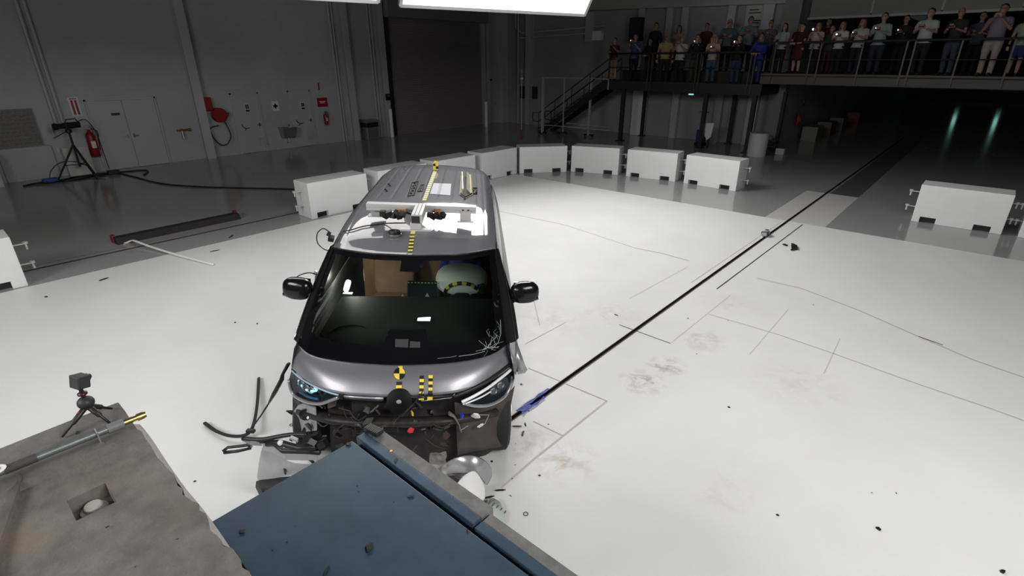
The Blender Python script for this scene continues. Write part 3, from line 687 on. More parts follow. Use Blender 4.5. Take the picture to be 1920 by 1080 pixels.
# ------------------------------------------------------------------ concrete anchor block with the blue crash barrier
def concrete_mat():
    M = mat('rough_concrete', (.13, .125, .118), .9, noise=.35, nscale=9, bump=.22, bscale=110, col2=(.085, .08, .075))
    nt = M.node_tree; b = nt.nodes['Principled BSDF']; tc = [n for n in nt.nodes if n.type == 'TEX_COORD'][0]
    n = nt.nodes.new('ShaderNodeTexNoise'); n.inputs['Scale'].default_value = 3.2; n.inputs['Detail'].default_value = 6
    nt.links.new(tc.outputs['Object'], n.inputs['Vector'])
    r = nt.nodes.new('ShaderNodeMapRange'); r.inputs[1].default_value = .56; r.inputs[2].default_value = .72; r.inputs[4].default_value = .55; nt.links.new(n.outputs['Fac'], r.inputs[0])
    mx = nt.nodes.new('ShaderNodeMix'); mx.data_type = 'RGBA'; src = b.inputs['Base Color'].links[0].from_socket
    nt.links.new(r.outputs[0], mx.inputs[0]); nt.links.new(src, mx.inputs[6]); mx.inputs[7].default_value = (.17, .125, .085, 1)
    n3 = nt.nodes.new('ShaderNodeTexVoronoi'); n3.inputs['Scale'].default_value = 26; nt.links.new(tc.outputs['Object'], n3.inputs['Vector'])
    r3 = nt.nodes.new('ShaderNodeMapRange'); r3.inputs[1].default_value = .0; r3.inputs[2].default_value = .10; r3.inputs[3].default_value = .5; r3.inputs[4].default_value = 0; nt.links.new(n3.outputs['Distance'], r3.inputs[0])
    mx3 = nt.nodes.new('ShaderNodeMix'); mx3.data_type = 'RGBA'; nt.links.new(r3.outputs[0], mx3.inputs[0]); nt.links.new(mx.outputs[2], mx3.inputs[6]); mx3.inputs[7].default_value = (.05, .045, .042, 1)
    nt.links.new(mx3.outputs[2], b.inputs['Base Color']); return M
M_con = concrete_mat()
CZ = 1.95
cb0 = thing('concrete_block', 'huge rough grey concrete anchor block in the lower left foreground', 'concrete block', (-2.535, .31, 0))
# top surface as a displaced grid with a recess, a shallow step parallel to the left edge and chipped front edge
rc = lo((-2.535, .31, 0), onZ(168, 932, CZ)); rcx, rcy = rc.x, rc.y
def ctop(x, y):
    z = CZ
    h = .006*sin(7*x+3*y)+.004*sin(17*x-11*y)
    if x > .30: z -= .018*min(1, (x-.30)/.02)
    return z+h*.4
def jag(x): return (.003*sin(23*x)+.002*sin(61*x+1)+.0015*sin(113*x))*(1 if x < .7 else 2.2)
gx = [0, .02, .1, .2, .27, .30, .325, .4, .5]; 
gx = sorted(set(gx+[rcx-.065, rcx+.065]+[.55+.03*k for k in range(0, 100)]))
gy = sorted(set([0, -.015, -.03, rcy-.11+.055, rcy+.055]+[-.06*k for k in range(2, 45)]), reverse=True)
rows = []
for y in gy:
    row = []
    for x in gx:
        yy = y; z = ctop(x, y)
        if y > -.001: yy = jag(x)*(1 if x > .15 else .3)-.004
        row.append((x, yy, z))
    rows.append(row)
def in_rec(i, j):
    xm = (gx[j]+gx[j+1])/2; ym = (gy[i]+gy[i+1])/2
    return abs(xm-rcx) < .065 and rcy-.055 < ym < rcy+.055
b_ = MB(); b_.grid(rows, skip=in_rec)
ztop = ctop(rcx, rcy)
x0, x1, y0, y1 = rcx-.065, rcx+.065, rcy-.055, rcy+.055
q = [(x0, y0), (x1, y0), (x1, y1), (x0, y1)]
b_.add([(x, y, ctop(x, y)) for x, y in q]+[(x, y, ztop-.055) for x, y in q], [(0, 1, 5, 4), (1, 2, 6, 5), (2, 3, 7, 6), (3, 0, 4, 7), (4, 5, 6, 7)])
# front and left faces follow the chipped edge
top = rows[0]; n = len(top)
b_.add(top+[(x, 0 if x > .1 else 0, 0) for (x, y, z) in top], [(i, i+1, n+i+1, n+i) for i in range(n-1)])
lf = [r[0] for r in rows]; n = len(lf)
b_.add(lf+[(0, y, 0) for (x, y, z) in lf], [(i, i+1, n+i+1, n+i) for i in range(n-1)])
X1, Y1 = gx[-1], gy[-1]
b_.add([(X1, 0, 0), (X1, Y1, 0), (X1, Y1, CZ), (X1, 0, CZ)], [(0, 1, 2, 3)]); b_.add([(0, Y1, 0), (X1, Y1, 0), (X1, Y1, CZ), (0, Y1, CZ)], [(0, 1, 2, 3)])
b_.build('block', M_con, cb0, smooth=True, autos=50) if False else b_.build('block', M_con, cb0)
b_ = MB(); b_.lathe((rcx-.012, rcy, ztop-.055), [(.040, 0), (.040, .012), (.028, .014), (.028, .028), (.024, .032)], 20); b_.build('recessed_bolt', mat('pale_bolt', (.36, .35, .33), .6, .2), cb0, autos=40)
b_ = MB()
rw = []
for i in range(26):
    x = .18+i*.05; rw.append([(x, jag(x)-.004, CZ-.022), (x+.005, .006+.004*sin(9*x)+.012*max(0, sin(4.3*x)), CZ-.035), (x, .006, CZ-.10)])
b_.grid(rw); pl(b_.build('chipped_edge', mat('fresh_concrete', (.34, .33, .315), .9, bump=.4, bscale=40), cb0, smooth=True), 'whitish chipped front edge')
b_ = MB(); rw = []
for i in range(14):
    t_ = i/13; x = -.0+.04+t_*.01; P = lo((-2.535, .31, 0), onZ(lerp(45, -20, t_), lerp(905, 1100, t_), CZ))
    rw.append([(P.x-.25, P.y, CZ-.012), (P.x-.03, P.y, CZ+.006), (P.x+.0, P.y-.01, CZ+.004), (P.x+.03, P.y-.02, CZ-.020)])
b_.grid(rw); b_.build('raised_pad', M_con, cb0, smooth=True)
# pipe along the left edge
P0 = lo((-2.535, .31, 0), onZ(232, 792, CZ+.03)); P1 = lo((-2.535, .31, 0), onZ(0, 884, CZ+.03)); d_ = (P1-P0)
pp = thing('air_pipe', 'grey steel pipe with brass end fitting along the left edge of the concrete block', 'pipe', (-2.535, .31, 0))
zc_ = CZ+.028; A = Vector((P0.x, P0.y, zc_)); D = Vector((d_.x, d_.y, 0)).normalized()
MB().cyl(A, A+D*1.6, .0145, 16).build('tube', mat('pipe_grey', (.16, .18, .18), .45, .5, noise=.25, nscale=30), pp, autos=40)
MB().cyl(A, A+D*.055, .0195, 16).build('coupler', mat('coupler_grey', (.14, .145, .15), .55), pp, autos=40)
b_ = MB(); b_.cyl(A-D*.030, A-D*.000, .0125, 14); b_.cyl(A-D*.045, A-D*.028, .011, 14); b_.cyl(A-D*.068, A-D*.045, .0150, 14); b_.cyl(A-D*.076, A-D*.066, .0125, 14)
pl(b_.build('fitting', M_brass, pp, autos=40), 'brass end fitting')
for s_ in (.09, .62):
    B = A+D*s_; b_ = MB(); b_.tube([B+Vector((.035, 0, -.025)), B+Vector((.02, 0, .012)), B+Vector((0, 0, .022)), B+Vector((-.02, 0, .012)), B+Vector((-.03, 0, -.025))], .003, 6)
    b_.box(B+Vector((.04, 0, -.026)), (.025, .016, .004)); b_.build('pipe_clamp', mat('clamp_grey', (.2, .2, .2), .5, .5), pp)
MB().cyl(A+D*.27, A+D*.36, .0162, 16).build('tape_wrap', mat('dark_wrap', (.05, .045, .045), .7), pp, autos=40)
B = A+D*.40
b_ = MB(); n_ = 20
disc = [B+Vector((.035*cos(2*pi*k/n_)*1.0+.01, .05*sin(2*pi*k/n_), .018)) for k in range(n_)]
b_.prism(disc, (0, 0, .002)); 
tg = thing('target_sticker', 'round white target sticker with a black quadrant wrapped on the grey pipe', 'sticker', B+Vector((-2.535, .31, 0)))
o_ = b_.build('disc', mat('sticker_white', (.75, .75, .73), .5)); o_.parent = tg; o_.location = -(B+Vector((-2.535, .31, 0)))+Vector((-2.535, .31, 0))
b_ = MB(); b_.prism([Vector((.01, 0, .021))]+[Vector((.01+.024*cos(radians(a)), .034*sin(radians(a)), .021)) for a in range(-130, -40, 15)], (0, 0, .001))
b_.prism([Vector((.01, 0, .021))]+[Vector((.01+.024*cos(radians(a)), .034*sin(radians(a)), .021)) for a in range(50, 140, 15)], (0, 0, .001))
b_.build('black_quadrant', M_black, tg)
# mini tripod with action camera
tp0 = onZ(172, 786, CZ); TP = Vector((tp0.x, tp0.y, CZ))
# hub above the block: feet from the photo, hub height from the leg length
hub = onZ(163, 760, CZ+.075)
mt = thing('mini_tripod', 'black mini tripod with red leg inserts standing at the concrete block edge', 'tripod', (hub.x, hub.y, CZ))
H0 = Vector((0, 0, .075))
feet = [onZ(116, 820, CZ+.006)-Vector((hub.x, hub.y, CZ)), onZ(206, 793, CZ+.006)-Vector((hub.x, hub.y, CZ)), onZ(210, 766, CZ+.006)-Vector((hub.x, hub.y, CZ))]
M_rin = mat('red_insert', (.30, .01, .02), .4)
for i, F_ in enumerate(feet):
    b_ = MB(); m1 = H0.lerp(F_, .12)+Vector((0, 0, -.0)); m2 = H0.lerp(F_, .55)
    b_.tube([H0.lerp(F_, .05), m1, m2, H0.lerp(F_, .62), F_], [.007, .0115, .0105, .0055, .0045], 10); leg = b_.build('leg', M_black, mt, smooth=True)
    b_ = MB(); q_ = H0.lerp(F_, .26); b_.ell(q_+Vector((0, -.002, .004)), (.007, .009, .0085)); b_.build('red_insert', M_rin, leg, smooth=True)
b_ = MB(); b_.ell(H0+Vector((0, 0, .014)), (.030, .030, .027), 20, 12); b_.lathe(H0+Vector((0, 0, -.016)), [(.012, 0), (.022, .008), (.022, .016)], 18); b_.build('hub', mat('hub_black', (.02, .02, .022), .55), mt, smooth=True)
b_ = MB(); b_.cyl(H0+Vector((0, 0, .036)), H0+Vector((0, 0, .052)), .008, 12); b_.lathe(H0+Vector((0, 0, .048)), [(.006, 0), (.017, .005), (.017, .012), (.006, .018)], 20); b_.build('ball_head', mat('head_purple', (.05, .018, .03), .35, .5), mt, smooth=True)
b_ = MB(); b_.box(H0+Vector((0, 0, .075)), (.012, .014, .026)); b_.cyl(H0+Vector((-.012, 0, .078)), H0+Vector((.012, 0, .078)), .006, 10); b_.build('mount', M_black, mt)
ac = thing('action_camera', 'small black cube action camera on top of the mini tripod', 'camera', (hub.x+.006, hub.y+.006, CZ+.075+.088), radians(20))
M_ac = mat('camera_case', (.028, .028, .03), .55)
b_ = MB(); b_.box((0, 0, .027), (.056, .046, .052), (radians(-14), 0, 0)); b_.build('case', M_ac, ac, bevel=.004)
b_ = MB(); b_.box((.010, .024, .036), (.030, .012, .022), (radians(-14), 0, 0)); b_.cyl((.01, .028, .035), (.01, .036, .033), .010, 16); b_.build('lens_block', M_black, ac, bevel=.003)
b_ = MB(); b_.box((-.024, -.0, .003), (.012, .02, .012)); b_.build('latch', M_black, ac, bevel=.002)

# blue crash barrier
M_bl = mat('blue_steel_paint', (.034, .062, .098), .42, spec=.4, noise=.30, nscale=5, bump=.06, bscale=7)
M_pl = mat('barrier_face_plate', (.15, .15, .148), .6, .3, noise=.3, nscale=14)
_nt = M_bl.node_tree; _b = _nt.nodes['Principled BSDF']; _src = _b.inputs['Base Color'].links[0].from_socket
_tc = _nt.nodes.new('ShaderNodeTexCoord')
for (_x, _y, _r, _s, _c) in ((.10, .62, .34, .65, (.055, .105, .125)), (.30, .45, .30, .35, (.05, .09, .12)), (.02, .15, .2, .3, (.06, .08, .13))):  # paler patches: bluish glow on the barrier top, painted into the colour
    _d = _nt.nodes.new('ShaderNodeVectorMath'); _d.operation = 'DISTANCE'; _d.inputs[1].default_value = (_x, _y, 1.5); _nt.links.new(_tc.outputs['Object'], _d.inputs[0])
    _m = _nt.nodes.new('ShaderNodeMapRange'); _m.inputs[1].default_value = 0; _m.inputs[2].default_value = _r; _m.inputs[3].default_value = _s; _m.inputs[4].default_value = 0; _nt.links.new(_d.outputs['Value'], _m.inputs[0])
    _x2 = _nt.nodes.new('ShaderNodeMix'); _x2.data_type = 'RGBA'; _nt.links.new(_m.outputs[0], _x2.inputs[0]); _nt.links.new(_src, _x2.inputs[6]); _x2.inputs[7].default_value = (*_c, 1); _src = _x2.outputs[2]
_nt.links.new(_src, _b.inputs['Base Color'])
bb = thing('crash_barrier', 'large blue steel crash barrier in front of the wrecked van', 'crash barrier', (-2.07, .33, 0))
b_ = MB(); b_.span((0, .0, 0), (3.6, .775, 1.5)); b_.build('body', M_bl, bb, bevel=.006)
b_ = MB(); b_.span((.012, .775, .1), (3.6, .80, 1.455)); pl(b_.build('gap', M_dsteel, bb), 'dark gap behind the face plates')
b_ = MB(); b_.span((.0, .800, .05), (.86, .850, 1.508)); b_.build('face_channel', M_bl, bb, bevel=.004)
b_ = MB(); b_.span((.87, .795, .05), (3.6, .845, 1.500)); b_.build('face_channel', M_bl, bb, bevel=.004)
b_ = MB(); b_.span((.03, .850, .05), (.86, .925, 1.505)); b_.build('face_plate', M_pl, bb, bevel=.004)
b_ = MB(); b_.span((.87, .845, .05), (3.6, .900, 1.497)); b_.build('face_plate', M_pl, bb, bevel=.004)
b_ = MB(); b_.box((.14, .82, 1.60), (.05, .05, .05)) if False else None
# ------------------------------------------------------------------ the wrecked van
from mathutils.bvhtree import BVHTree
VAN_O = RH @ Vector((-0.868, 3.120, 0.037)); VAN_YAW = radians(3.572); VAN_ROLL = 0.0488; VAN_TILT = 0.0088
VM = (Matrix.Translation(VAN_O) @ Matrix.Rotation(HEAD+VAN_YAW, 4, 'Z') @ Matrix.Rotation(VAN_ROLL, 4, 'Y') @ Matrix.Rotation(-VAN_TILT, 4, 'X'))
VI = VM.inverted()
def vray(u, v): return VI @ CAM, (VI.to_3x3() @ ray(u, v))
def von(u, v, ax, val):
    c, d = vray(u, v); return c+d*((val-c[ax])/d[ax])
van = thing('van', 'silver electric van with a smashed front standing on the white floor', 'van', (0, 0, 0)); van.matrix_world = VM

M_sil = mat('silver_paint', (.150, .148, .165), .50, .05, coat=1.0, spec=.05)
M_sild = mat('silver_paint_scuffed', (.36, .36, .38), .33, .55, noise=.12, nscale=8, coat=1.0)
M_frit = mat('black_glass_border', (.004, .004, .005), .08)
M_sg = mat('dark_side_glass', (.004, .005, .006), .28, spec=.3)
M_ws = glass_mat('windscreen_glass', (.66, .74, .70))
M_dash = mat('dark_dashboard', (.012, .018, .016), .75)
M_seat = mat('tan_seat', (.30, .20, .13), .8, noise=.2, nscale=6)
M_under = mat('dark_engine_bay', (.020, .017, .017), .75, noise=.5, nscale=20)

HF = [(-.93, .60), (-.86, .50), (-.717, .364), (-.62, .29), (-.527, .245), (-.40, .212), (-.132, .19), (.042, .195), (.25, .21), (.394, .238), (.557, .312), (.65, .385), (.733, .469), (.80, .555), (.87, .66)]
WB = [(-.905, .735), (-.86, .655), (-.813, .595), (-.74, .53), (-.656, .489), (-.435, .428), (-.14, .394), (.01, .392), (.259, .414), (.38, .435), (.511, .474), (.64, .53), (.733, .606), (.79, .69), (.82, .76)]
WT = [(-.735, 1.41, 1.705), (-.70, 1.36, 1.718), (-.60, 1.262, 1.738), (-.45, 1.19, 1.745), (-.329, 1.147, 1.748), (0, 1.112, 1.752), (.347, 1.165, 1.748), (.47, 1.22, 1.744), (.579, 1.30, 1.738), (.70, 1.43, 1.718), (.735, 1.47, 1.705)]
ZC = [(1.0, 1.70), (1.12, 1.752), (1.35, 1.825), (1.6, 1.868), (1.9, 1.900), (2.2, 1.920), (2.5, 1.930), (3.0, 1.934), (3.6, 1.930), (4.2, 1.930), (4.55, 1.918), (4.75, 1.89), (4.86, 1.845), (4.93, 1.77)]
CRN = [(0, 0), (.15, .003), (.3, .009), (.42, .018), (.52, .030), (.60, .044), (.66, .062), (.70, .086), (.735, .130)]
def wt(b):
    return interp([(x, y) for x, y, z in WT], b), interp([(x, z) for x, y, z in WT], b)
def sm(tab, x, w=.04):   # smoothed table lookup
    return (interp(tab, x-w)+2*interp(tab, x)+interp(tab, x+w))/4
def zroof(b, a):
    z = sm(ZC, a, .08)-sm(CRN, abs(b), .03)
    if a > 2.45:
        k = min(1, (a-2.45)/.05)*(1 if a < 4.5 else max(0, (4.6-a)/.1))
        for b0 in (-.52, -.36, -.20, -.05, .12, .27, .42, .56): z -= k*.007*math.exp(-((b-b0)/.010)**2)
    for b0 in (-.63, .63): z -= .004*math.exp(-((b-b0)/.009)**2)
    return z
def kr(a): return interp([(4.2, 1), (4.6, .97), (4.8, .93), (4.93, .86)], a)

# roof
rows = []
NB = 140
for i in range(64):
    t = i/63; row = []
    for j in range(NB+1):
        b0 = -.735+1.47*j/NB; ae, ze = wt(b0); a = ae+(4.93-ae)*t
        b = b0*kr(a); z = zroof(b0, a)
        if t < .04: z = lerp(ze, z, min(1, t/.04))
        row.append((b, a, z))
    rows.append(row)
b_ = MB(); b_.grid(rows); roof = b_.build('roof', M_sil, van, smooth=True)
roof_tree = BVHTree.FromPolygons([Vector(v) for v in b_.v], b_.f)
# thin black gasket at the roof front edge
b_ = MB(); b_.tube([(b, wt(b)[0]-.004, wt(b)[1]-.004) for b in [-.73+1.46*k/40 for k in range(41)]], .008, 6); b_.build('roof_gasket', M_black, van, smooth=True)
# hood
rows = []; NC = 48; NR = 14
for i in range(NR+1):
    t = i/NR; row = []
    for j in range(NC+1):
        s_ = j/NC; bf = lerp(-.925, .868, s_); bw = lerp(-.905, .82, s_)
        P = Vector((bf, sm(HF, bf), .95)).lerp(Vector((bw, sm(WB, bw), 1.10)), t)
        P += Vector((0, -.62, .78))*.030*sin(pi*t)
        row.append(P)
    rows.append(row)
b_ = MB(); b_.grid(rows)
b_.grid([[p+Vector((0, .012, -.018)) for p in rows[0]], rows[0]])
hood = b_.build('hood', mat('hood_silver', (.25, .247, .268), .40, .55, coat=.22), van, smooth=True, solid=.004)
hood_tree = BVHTree.FromPolygons([Vector(v) for v in b_.v], b_.f)
hood_rows = rows
# windscreen
rows = []; NC2 = 150; NR2 = 110
for i in range(NR2+1):
    t = i/NR2; row = []
    for j in range(NC2+1):
        s_ = j/NC2; bw = lerp(-.905, .82, s_); bt = lerp(-.728, .715, s_); wa, wz = wt(bt)
        P = Vector((bw, sm(WB, bw)+.01, 1.094)).lerp(Vector((bt, wa-.004, wz-.008)), t)
        P += Vector((0, -.70, .70))*.022*sin(pi*t)*(.35+.65*sin(pi*s_))
        row.append(P)
    rows.append(row)
def is_frit(i, j):
    t = (i+.5)/NR2; s_ = (j+.5)/NC2
    if t < .15+.03*abs(2*s_-1)**3 or t > .945 or s_ < .035+.02*(1-t) or s_ > .965-.02*(1-t): return True
    h = .30
    if t < h and abs(s_-.525) < .085+.045*(h-t)/h: return True
    if t > .84 and abs(s_-.50) < .055: return True
    return False
b_ = MB(); b_.grid(rows, skip=lambda i, j: is_frit(i, j)); b_.build('windscreen', M_ws, van, smooth=True)
b_ = MB(); b_.grid(rows, skip=lambda i, j: not is_frit(i, j)); b_.build('windscreen_border', M_frit, van, smooth=True)
b_ = MB(); b_.grid(rows); ws_tree = BVHTree.FromPolygons([Vector(v) for v in b_.v], b_.f)
ws_rows = rows

def cast(tree, u, v, off=.002):
    c, d = vray(u, v); L, n, i, dist = tree.ray_cast(c, d.normalized())
    if L is None: return None
    if n.dot(d) > 0: n = -n
    return L+n*off
def decal(tree, quad, nu, nv, name, mats, parent, mfn=lambda i, j: 0, off=.002, solid=0, sub=3, label=None):
    """quad: photo corners TL, TR, BR, BL of a flat patch lying on a surface"""
    rows = []
    NU, NV = nu*sub, nv*sub
    for i in range(NV+1):
        row = []
        for j in range(NU+1):
            s_, t = j/NU, i/NV
            u = lerp(lerp(quad[0][0], quad[1][0], s_), lerp(quad[3][0], quad[2][0], s_), t)
            v = lerp(lerp(quad[0][1], quad[1][1], s_), lerp(quad[3][1], quad[2][1], s_), t)
            p = cast(tree, u, v, off)
            row.append(p)
        rows.append(row)
    if any(p is None for r in rows for p in r): return None
    o = MB().grid(rows, mfn=lambda i, j: mfn(i//sub, j//sub)).build(name, mats, parent, smooth=True)
    if label: pl(o, label)
    return o

# body sides
PR = [(.20, .86), (.26, .93), (.34, .955), (.45, .972), (.58, .985), (.72, .988), (.86, .980), (.98, .957), (1.06, .938), (1.13, .922)]
def kside(a, sd):
    f = [(.58, .962), (.75, .975), (1.0, .99), (1.3, 1)] if sd < 0 else [(.58, .905), (.75, .912), (.9, .945), (1.1, .975), (1.5, 1)]
    return interp(f, a)*interp([(4.4, 1), (4.7, .975), (4.85, .94), (4.95, .87)], a)
AX_F, AX_R, WR = .86, 4.10, .36
for sd, nm in ((-1, 'left'), (1, 'right')):
    rows = []; A_ = [.58+.05*i for i in range(88)]
    zs = [.20+.031*i for i in range(31)]
    for z in zs:
        row = []
        for a in A_:
            bb_ = interp(PR, z)*kside(a, sd); zz = z
            # raise the lower sill line; crushed right fender flares outward
            if sd > 0 and a < 1.05 and z < .85: bb_ += .05*(1.05-a)/.4*(.85-z)/.5
            for ca in (AX_F, AX_R):
                dx, dz = a-ca, zz-WR; r_ = hypot(dx, dz)
                if .34 < r_ < .425: a2 = ca+dx/r_*.425; zz = WR+dz/r_*.425; row.append((sd*bb_, a2, zz)); break
            else: row.append((sd*bb_, a, zz))
        rows.append(row)
    def skp(i, j):
        am = (A_[j]+A_[j+1])/2; zm = (zs[i]+zs[i+1])/2
        if any(hypot(am-c, zm-WR) < .385 for c in (AX_F, AX_R)): return True
        if am < .80 and zm < .80: return True
        return False
    b_ = MB(); b_.grid(rows, skip=skp); b_.build('side_panel', M_sil, van, smooth=True)
    b_ = MB(); b_.grid([[(sd*(interp(PR, z)*kside(a, sd)+.004), a, z) for a in (1.35, 2.2, 3.0, 3.6)] for z in (.20, .27, .32)]); b_.build('sill_cladding', M_black, van, smooth=True)
    # door shut lines
    b_ = MB()
    for a in (1.32, 2.32, 3.45):
        b_.grid([[(sd*(interp(PR, z)*kside(a+x, sd)+.0015), a+x, z) for x in (-.004, .004)] for z in [.33+.05*k for k in range(17)]])
    b_.build('door_gap', M_black, van)
    # glasshouse
    SB = [(0, .924), (.25, .900), (.5, .866), (.78, .806), (.92, .768), (1, .737)]
    rows = []
    ns, na = 16, 60
    for i in range(ns+1):
        s_ = i/ns; row = []
        for j in range(na+1):
            t = j/na
            ztop0 = 1.71; z_est = lerp(1.13, ztop0, s_); a0 = lerp(.80, 1.45, s_)
            a = lerp(a0, 4.93, t); zt = zroof(.735, a) if a > 1.4 else 1.70
            z = lerp(1.13, zt, s_); bb_ = sm(SB, s_, .03)*interp([(4.2, 1), (4.6, .975), (4.8, .94), (4.93, .87)], a)
            row.append((sd*bb_, a, z))
        rows.append(row)
    def gl(i, j):
        s_ = (i+.5)/ns; t = (j+.5)/na
        return s_ < .80 and t < .955
    b_ = MB(); b_.grid(rows, skip=lambda i, j: not gl(i, j)); b_.build('side_window', M_sg, van, smooth=True)
    b_ = MB(); b_.grid(rows, skip=lambda i, j: gl(i, j)); b_.build('roof_rail', M_sil, van, smooth=True)
    # A pillar: from the windscreen edge to the side glass
    e = 0 if sd < 0 else NC2
    rr = []
    for i in range(ns+1):
        s_ = i/ns; k = s_*NR2; i0 = min(int(k), NR2-1); W_ = Vector(ws_rows[i0][e]).lerp(Vector(ws_rows[i0+1][e]), k-i0)
        Q = Vector(rows[i][0]); mid = W_.lerp(Q, .5)+Vector((sd*.022, -.012, .004)); rr.append([W_, mid, Q])
    b_ = MB(); b_.grid(rr); b_.build('windscreen_pillar', mat('pillar_black', (.008, .008, .009), .3, spec=.35), van, smooth=True)
    b_ = MB(); b_.tube([r_[1]+Vector((sd*.003, -.003, .002)) for r_ in rr], .0045, 6); b_.build('pillar_trim', M_chrome if sd < 0 else M_black, van, smooth=True)
    # corner between hood edge and side panel
    rr = []
    for i in range(NR+1):
        H = Vector(hood_rows[i][0 if sd < 0 else NC]); z = H.z; a = max(.58, H.y+.03)
        Q = Vector((sd*interp(PR, z)*kside(a+.05, sd), a+.05, z)); rr.append([H, H.lerp(Q, .5)+Vector((sd*.006, 0, .002)), Q])
    rr.append([Vector(ws_rows[0][e]), Vector(rows[0][0]).lerp(Vector(ws_rows[0][e]), .5), Vector(rows[0][0])])
    b_ = MB(); b_.grid(rr); b_.build('fender_corner', M_sil, van, smooth=True)
    Z2 = [.80, .86, .92, .96, 1.0, 1.05, 1.10, 1.13]
    hz_ = lambda a, z: min(z, interp([(.60, .94), (.78, 1.09), (.86, 1.13)], a))
    b_ = MB(); b_.grid([[(sd*interp(PR, hz_(a, z))*kside(a, sd), a, hz_(a, z)) for a in (.62, .70, .78, .86, .95)] for z in Z2]); b_.build('fender', M_sil, van, smooth=True)
    # wheels
    for ca in (AX_F, AX_R):
        w = MB(); w.lathe((sd*(.86 if ca > 2 or sd < 0 else .76), ca, .335), [(.0, -.11), (.22, -.115), (.30, -.12), (.345, -.09), (.352, 0), (.345, .09), (.30, .115), (.22, .11), (0, .10)], 40, axis=(sd, 0, 0)); wh = w.build('wheel', M_rub, van, autos=35)
        w = MB(); w.lathe((sd*(.865 if ca > 2 or sd < 0 else .765), ca, .335), [(.0, .10), (.05, .115), (.20, .10), (.24, .118), (.245, .10), (.24, .09)], 36, axis=(sd, 0, 0)); w.build('rim', M_steel, wh, autos=35)
# underside, rear
b_ = MB(); b_.span((-.84, 1.2, .20), (.84, 3.6, .26)); b_.span((-.55, .5, .22), (.55, 4.8, .28)); b_.build('underbody', M_dsteel, van)
rr = []
for z in [.22+.05*k for k in range(19)]: rr.append([(s_*interp(PR, z)*kside(4.93, 1), 4.93+.03*(1-s_*s_), z) for s_ in [-1+.1*k for k in range(21)]])
for k in range(1, 14):
    s_ = k/13; z = lerp(1.13, 1.66, s_); w = lerp(.80, .62, s_); rr.append([(q*w, 4.93+.03*(1-q*q)-.02*s_, z) for q in [-1+.1*m_ for m_ in range(21)]])
b_ = MB(); b_.grid(rr); b_.build('tailgate', M_sil, van, smooth=True)
# mirrors
def sell(mb, c, r, e1=.55, e2=.6, n=24, m_=14, rot=None):
    f = lambda x, p: math.copysign(abs(x)**p, x)
    vs = []; fs = []
    for i in range(m_+1):
        t = -pi/2+pi*i/m_
        for k in range(n):
            q = 2*pi*k/n; p = Vector((r[0]*f(cos(t), e1)*f(cos(q), e2), r[1]*f(cos(t), e1)*f(sin(q), e2), r[2]*f(sin(t), e1)))
            if rot: p = Euler(rot).to_matrix() @ p
            vs.append(p+Vector(c))
    for i in range(m_):
        for k in range(n): k2 = (k+1) % n; fs.append((i*n+k, i*n+k2, (i+1)*n+k2, (i+1)*n+k))
    mb.add(vs, fs); return mb
for sd in (-1, 1):
    b_ = MB(); sell(b_, (sd*.985, 1.11, 1.425), (.130, .075, .098), .75, .8, rot=(radians(-8), 0, radians(sd*12))); mh = b_.build('wing_mirror', mat('mirror_black', (.006, .006, .007), .16, spec=.45), van, smooth=True)
    b_ = MB(); b_.tube([(sd*.87, 1.10, 1.385), (sd*1.06, 1.075, 1.37), (sd*1.105, 1.09, 1.38)], .012, 8, sc=(1, 1.6)); pl(b_.build('mirror_trim', M_chrome, mh, smooth=True), 'thin chrome strip') if False else b_.build('mirror_trim', M_gloss, mh, smooth=True)
    b_ = MB(); b_.tube([(sd*.84, 1.13, 1.30), (sd*.90, 1.12, 1.345), (sd*.96, 1.12, 1.37)], [.035, .028, .03], 10, sc=(1, .7)); b_.build('mirror_arm', M_black, mh, smooth=True)
    b_ = MB(); b_.box((sd*.985, 1.19, 1.425), (.20, .004, .14), (0, 0, radians(sd*12))); b_.build('mirror_glass', M_chrome, mh)
    b_ = MB(); b_.prism([(sd*.90, .98, 1.15), (sd*.90, 1.30, 1.17), (sd*.865, 1.28, 1.38), (sd*.875, 1.14, 1.33)], (sd*-.03, 0, 0)); b_.build('mirror_base', M_black, van)

# hood markings
decal(hood_tree, [(743.5, 716), (754, 716), (752.5, 735), (742, 735)], 1, 3, 'checkered_tape', [M_yel, M_black], van, lambda i, j: (i+1) % 2, .004, label='short yellow and black tape under the target mark')
b_ = MB(); ctr = cast(hood_tree, 749, 701, .005)
def hood_uv(u, v, off=.005): return cast(hood_tree, u, v, off)
n_ = 24; vs = [hood_uv(749, 701)]+[hood_uv(749+10.5*cos(2*pi*k/n_), 701+11*sin(2*pi*k/n_)) for k in range(n_)]
b_.add(vs, []); 
for k in range(n_): b_.f.append((0, k+1, (k+1) % n_+1)); b_.m.append(0 if (k*4//n_) % 2 else 1)
b_.build('target_mark', [M_yel, M_black], van)
decal(hood_tree, [(747, 687), (755, 687), (755, 693), (747, 693)], 1, 1, 'tape_piece', M_yel, van, off=.004)
decal(hood_tree, [(787, 705), (795, 705), (794, 740), (786, 740)], 1, 6, 'checkered_tape', [M_yel, M_black], van, lambda i, j: (i+1) % 2, .004, label='left one of the two upright tape strips on the hood')
decal(hood_tree, [(803.5, 704), (811.5, 704), (810.5, 738), (803, 738)], 1, 6, 'checkered_tape', [M_yel, M_black], van, lambda i, j: i % 2, .004, label='right one of the two upright tape strips on the hood')
for u in (790.5, 806.5):
    p = von(u, 738, 1, sm(HF, 0)-.004); q = von(u-.5, 750, 1, sm(HF, 0)-.004); b_ = MB(); w = Vector((.020, 0, 0))
    b_.grid([[p-w, p+w], [p.lerp(q, .5)-w, p.lerp(q, .5)+w], [q-w, q+w]], mfn=lambda i, j: 0 if i else 1); b_.build('tape_end', [M_yel, M_black], van)
